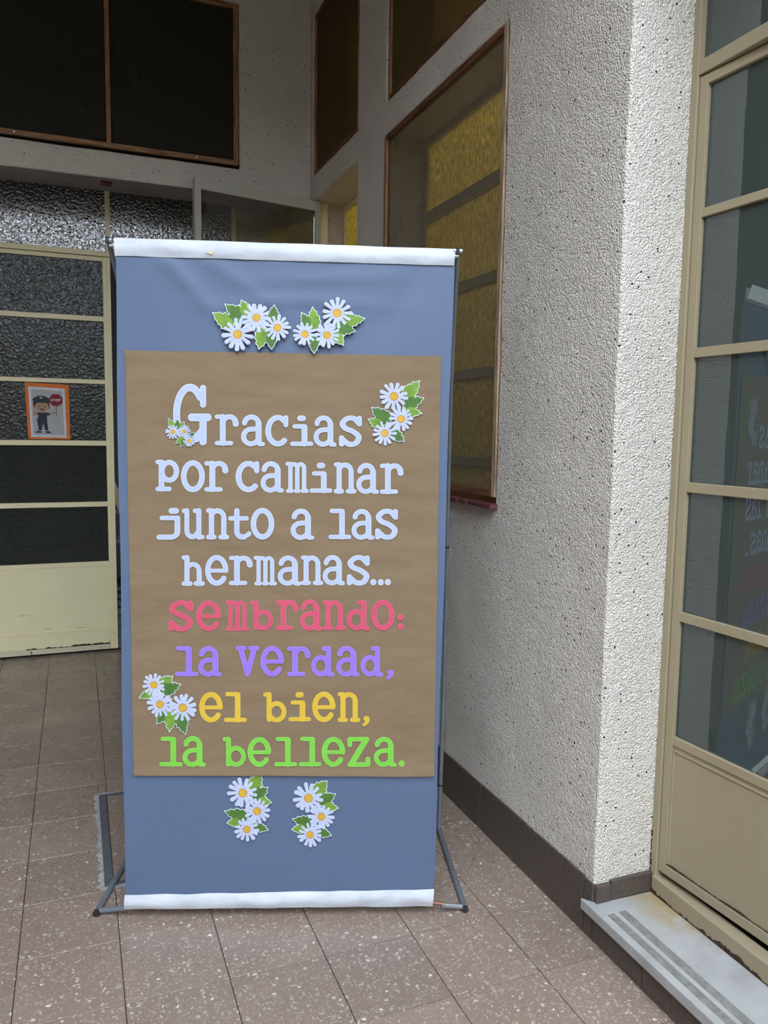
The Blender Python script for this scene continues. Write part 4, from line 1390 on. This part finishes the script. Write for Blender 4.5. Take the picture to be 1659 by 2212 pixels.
def daisy_cutout(label, origin, sc_, flowers, leaves, off, seed, curl=0.0):
    rnd = random.Random(seed)
    ox, oy = origin
    allx = [f[0] for f in flowers] + [l[0][0] for l in leaves]
    ally = [f[1] for f in flowers] + [l[0][1] for l in leaves]
    R_ = max(f[2] for f in flowers)
    pad = R_ * 1.25
    x0, x1 = min(allx) - pad, max(allx) + pad
    y0, y1 = min(ally) - pad, max(ally) + pad
    step = max(x1 - x0, y1 - y0) / 170.0
    xs, ys = np.arange(x0, x1, step), np.arange(y0, y1, step)
    X, Y = np.meshgrid(xs, ys)
    mp = lambda x, y: on_banner(ox + x / sc_, oy + y / sc_)
    cen = mp(sum(f[0] for f in flowers) / len(flowers), sum(f[1] for f in flowers) / len(flowers))
    ext = R_ / sc_ * 0.00125
    def lift(u, z):
        return curl * (cen[1] + 0.06 - z) / 0.12
    root = empty('daisy_cutout', tuple(BA), BANG)
    tag(root, label, 'paper flowers', group='paper daisy cut-outs on the banner')
    FL, LF = [], []
    for (fx, fy, fr, dr, n, a0) in flowers:
        F = np.full(X.shape, 1e9)
        spk = []
        for k in range(n):
            a = R(a0 + 360.0 * k / n + rnd.uniform(-4, 4))
            rr = fr * rnd.uniform(0.90, 1.02)
            wd = fr * rnd.uniform(0.108, 0.135)
            p0 = (fx + math.cos(a) * fr * 0.18, fy + math.sin(a) * fr * 0.18)
            p1 = (fx + math.cos(a) * (rr - wd), fy + math.sin(a) * (rr - wd))
            # petal widens outwards
            ts = np.clip(((X - p0[0]) * (p1[0] - p0[0]) + (Y - p0[1]) * (p1[1] - p0[1])) / ((p1[0] - p0[0]) ** 2 + (p1[1] - p0[1]) ** 2), 0, 1)
            F = np.minimum(F, seg_dist(X, Y, p0, p1) - wd * (0.55 + 0.45 * ts))
            for da in (-0.05, 0.06):
                r0, r1 = dr * 1.25, rr * rnd.uniform(0.5, 0.68)
                spk.append(((fx + math.cos(a + da) * r0, fy + math.sin(a + da) * r0), (fx + math.cos(a + da) * r1, fy + math.sin(a + da) * r1)))
        F = np.minimum(F, np.hypot(X - fx, Y - fy) - dr * 1.40)
        FL.append((F, spk))
    for (tip, base, w) in leaves:
        P = leaf_poly(tip, base, w * 1.22, rnd)
        LF.append((poly_sd(X, Y, P), P, tip, base))
    rim = R_ * 0.042
    S = np.full(X.shape, 1e9)
    for F, _ in FL:
        S = np.minimum(S, F - rim * 0.3)
    for F, _, _, _ in LF:
        S = np.minimum(S, F - rim)
    flat(contours(S, x0, y0, step, 0.0), mp, off, off + 0.0005, lift).build('backing', CUT_WHITE, root)
    top = off + 0.0006
    for k, (F, P, tip, base) in enumerate(LF):
        lo = flat(contours(F, x0, y0, step, 0.0), mp, top, top + 0.0001 + 0.00004 * k, lift).build('leaf', LEAF_A if k % 2 == 0 else LEAF_B, root)
        tv, bv = Vector(tip), Vector(base)
        t = (tv - bv).normalized()
        n_ = Vector((-t.y, t.x)) * R_ * 0.010
        q = [bv + (tv - bv) * 0.1 + n_, bv + (tv - bv) * 0.78, bv + (tv - bv) * 0.1 - n_]
        flat([[tuple(p) for p in q]], mp, top + 0.0004, top + 0.00045, lift).build('vein', VEIN, lo)
    top += 0.0008
    for k, ((F, spk), (fx, fy, fr, dr, n, a0)) in enumerate(zip(FL, flowers)):
        # back-to-front: later flowers lie over earlier ones
        fo = flat(contours(F, x0, y0, step, -rim * 0.25), mp, top, top + 0.0002 + 0.00025 * k, lift).build('petals', PETAL, root)
        z1 = top + 0.00025 + 0.00025 * k
        mbs = MB()
        for (p, q) in spk:
            p, q = Vector(p), Vector(q)
            t = (q - p).normalized()
            n_ = Vector((-t.y, t.x)) * fr * 0.008
            s_ = flat([[tuple(p + n_), tuple(q), tuple(p - n_)]], mp, z1, z1 + 0.00003, lift)
            b = len(mbs.v)
            mbs.v += s_.v
            mbs.f += [tuple(b + i for i in f) for f in s_.f]
        mbs.build('petal_creases', PETAL_D, fo)
        co = flat([[(fx + math.cos(a) * dr * 1.02, fy + math.sin(a) * dr * 1.02) for a in np.linspace(0, 2 * math.pi, 29)[:-1]]], mp, z1 + 0.00005, z1 + 0.0001, lift).build('centre_ring', DISC_RIM, fo)
        flat([[(fx - dr * 0.02 + math.cos(a) * dr * 0.84, fy + math.sin(a) * dr * 0.84) for a in np.linspace(0, 2 * math.pi, 29)[:-1]]], mp, z1 + 0.00011, z1 + 0.00016, lift).build('centre', DISC, fo)
    return root

daisy_cutout('paper daisy cut-out with three flowers at left of the pair above the kraft sheet', (440, 630), 8.295,
             [(955, 478, 275, 72, 14, 5), (622, 775, 300, 80, 13, 10), (1328, 660, 240, 70, 13, 0)],
             [((175, 390), (540, 620), 230), ((395, 235), (760, 540), 260), ((685, 165), (800, 430), 180), ((1272, 255), (1240, 560), 170), ((1000, 1035), (1110, 660), 240), ((1228, 1040), (1215, 740), 170)], 0.009, 11, 0.006)
daisy_cutout('paper daisy cut-out with three flowers at right of the pair above the kraft sheet', (620, 630), 9.217,
             [(362, 858, 245, 74, 13, 8), (798, 878, 265, 77, 14, 3), (998, 440, 315, 86, 13, -3)],
             [((512, 318), (545, 770), 230), ((295, 430), (440, 700), 170), ((1548, 545), (1100, 610), 220), ((1358, 800), (930, 690), 250), ((1122, 1075), (940, 830), 180), ((545, 1240), (540, 900), 180)], 0.009, 12, 0.006)
daisy_cutout('paper daisy cut-out with three flowers on the kraft sheet after Gracias', (780, 810), 11.06,
             [(782, 515, 355, 103, 13, 10), (562, 1390, 300, 90, 13, 4), (950, 1055, 310, 92, 14, 0)],
             [((1392, 145), (1030, 540), 290), ((1490, 555), (1000, 740), 280), ((1440, 920), (1060, 850), 200), ((255, 780), (680, 1140), 310), ((168, 1060), (500, 1200), 200), ((1022, 1588), (720, 1340), 230)], POFF + 0.003, 13)
daisy_cutout('small paper daisy cut-out stuck on the foot of the letter G', (340, 880), 13.825,
             [(480, 730, 228, 70, 13, 6), (820, 715, 195, 62, 13, 0), (965, 995, 190, 62, 13, 12)],
             [((345, 335), (520, 610), 160), ((605, 355), (645, 650), 160), ((820, 425), (690, 610), 120), ((1140, 745), (960, 880), 120), ((568, 1078), (830, 900), 170), ((725, 1172), (830, 960), 130)], POFF + 0.0028, 14)
daisy_cutout('paper daisy cut-out with three flowers on the kraft sheet before el bien', (290, 1440), 11.06,
             [(487, 412, 285, 90, 13, 2), (635, 873, 320, 95, 14, 5), (1178, 955, 345, 103, 13, 10)],
             [((932, 205), (650, 450), 260), ((1125, 405), (650, 570), 280), ((135, 725), (460, 590), 180), ((558, 1345), (760, 1050), 200), ((858, 1532), (905, 1020), 270), ((1240, 1592), (1080, 1090), 260)], POFF + 0.003, 15)
daisy_cutout('paper daisy cut-out at left of the pair below the kraft sheet', (470, 1660), 12.29,
             [(675, 630, 410, 115, 13, 10), (783, 1590, 345, 100, 13, 2), (1055, 1110, 350, 106, 14, 0)],
             [((1170, 130), (880, 560), 340), ((1342, 490), (940, 780), 310), ((1432, 890), (1080, 840), 210), ((195, 1115), (830, 1300), 300), ((258, 1430), (600, 1400), 220), ((1342, 1612), (950, 1490), 220)], 0.003, 16, 0.001)
daisy_cutout('paper daisy cut-out at right of the pair below the kraft sheet', (620, 1670), 12.76,
             [(592, 668, 425, 118, 13, 8), (640, 1670, 350, 102, 13, 6), (950, 1175, 372, 106, 14, 2)],
             [((1100, 208), (780, 560), 340), ((1338, 560), (880, 800), 310), ((1412, 950), (1020, 890), 220), ((158, 1250), (730, 1380), 300), ((138, 1530), (520, 1500), 220), ((1217, 1700), (830, 1570), 230)], 0.003, 17, 0.001)

# ------------------------------------------------------------------ police officer card on the left door
PCW, PCH = 0.233, 0.322
pk = empty('police_card', (-0.257, YD + 0.0105, 1.300), R(0.0))
tag(pk, 'orange-bordered card showing a cartoon police officer with a STOP sign on the left door', 'picture card')
cm = lambda x, y: ((x - 95) / 1410 * PCW, (1945 - y) / 1820 * PCH)
LAY = [0.0]
def pr(name, mat, loops, parent, d=0.00012):
    LAY[0] += d
    return flat(loops, cm, LAY[0], LAY[0] + 0.0001).build(name, mat, parent)
def ell(cx, cy, rx, ry, n=24):
    return [(cx + rx * math.cos(2 * math.pi * i / n), cy + ry * math.sin(2 * math.pi * i / n)) for i in range(n)]
LAY[0] = 0.0
card = flat([[(65, 95), (1495, 145), (1508, 1950), (130, 1942)]], cm, 0.0, 0.0008).build('card', ORANGE, pk)
LAY[0] = 0.0009
pp = pr('paper', WPAPER, [[(172, 228), (1358, 268), (1390, 1892), (225, 1875)]], pk)
pr('picture_ground', PRINTGREY, [[(258, 310), (1280, 345), (1310, 1810), (300, 1790)]], pp)
pr('shoe', BLK, [[(345, 1735), (420, 1690), (470, 1670), (568, 1680), (565, 1735)]], pp)
pr('shoe', BLK, [[(690, 1735), (690, 1680), (790, 1670), (850, 1700), (910, 1748)]], pp, 0)
pr('trousers', NAVY, [[(470, 1330), (755, 1330), (790, 1665), (690, 1668), (622, 1420), (570, 1668), (468, 1668)]], pp)
pr('sock', PRWHITE, [[(475, 1660), (570, 1660), (570, 1680), (475, 1680)]], pp)
pr('sock', PRWHITE, [[(690, 1660), (790, 1660), (790, 1680), (690, 1680)]], pp, 0)
pr('arm', SKIN, [[(840, 1085), (1030, 1030), (1080, 1010), (1110, 1060), (1090, 1110), (1010, 1105), (850, 1145)]], pp)
pr('hand', SKIN, [ell(370, 1100, 62, 88)], pp, 0)
pr('shirt', NAVY, [[(430, 1080), (540, 1060), (680, 1060), (860, 1085), (850, 1160), (755, 1165), (755, 1335), (470, 1335), (470, 1150), (430, 1130)]], pp)
pr('baton', BLK, [[(440, 1250), (470, 1250), (470, 1500), (450, 1500)]], pp)
pr('baton_handle', BLK, [[(390, 1325), (445, 1322), (445, 1342), (390, 1345)]], pp, 0)
pr('ear', SKIN, [ell(365, 890, 42, 68)], pp)
pr('ear', SKIN, [ell(835, 890, 42, 68)], pp, 0)
pr('hair', HAIR, [[(325, 700), (850, 700), (850, 860), (800, 960), (770, 800), (400, 800), (385, 960), (350, 860), (318, 820)]], pp)
pr('neck', SKIN, [ell(610, 1050, 65, 40)], pp)
pr('face', SKIN, [ell(598, 875, 225, 165)], pp)
pr('eye', EYEW, [ell(497, 870, 40, 24)], pp)
pr('eye', EYEW, [ell(700, 875, 40, 24)], pp, 0)
pr('pupil', BLK, [ell(505, 872, 22, 24)], pp)
pr('pupil', BLK, [ell(695, 876, 22, 24)], pp, 0)
pr('mouth', HAIR, [[(525, 940), (600, 955), (680, 938), (665, 978), (600, 995), (545, 980)]], pp)
pr('cap', NAVY, [[(300, 645), (340, 600), (450, 540), (580, 512), (700, 530), (830, 610), (855, 650), (840, 740), (700, 752), (560, 755), (400, 735), (335, 700)]], pp)
pr('cap_badge', BADGE, [[(535, 555), (585, 545), (632, 553), (630, 600), (585, 630), (540, 605)]], pp)
pr('sign_pole', STICK, [[(1050, 830), (1078, 830), (1088, 1155), (1060, 1155)]], pp)
pr('thumb', SKIN, [ell(1072, 1062, 36, 42)], pp)
octo = [(960, 455), (1160, 455), (1280, 580), (1282, 740), (1160, 842), (962, 838), (845, 730), (832, 595)]
pr('stop_sign', STOPRED, [octo], pp)
cxo, cyo = 1057, 650
pr('stop_sign_border', plain('print_stop_border', (0.26, 0.06, 0.065)), [[(cxo + (x - cxo) * 0.93, cyo + (y - cyo) * 0.93) for x, y in octo], [(cxo + (x - cxo) * 0.90, cyo + (y - cyo) * 0.90) for x, y in octo][::-1]], pp)
for ch, xa, xb in (('S', 890, 958), ('T', 965, 1035), ('O', 1042, 1128), ('P', 1145, 1220)):
    gx0, gx1, gy0, gy1 = glyph_box(ch)
    cmg = lambda x, y: cm(xa + (xb - xa) * (x - gx0) / (gx1 - gx0), 695 - 85 * (y - gy0) / (gy1 - gy0))
    flat(glyph(ch, 0.0), cmg, LAY[0] + 0.0002, LAY[0] + 0.0003).build('sign_letter', PRWHITE, pp)
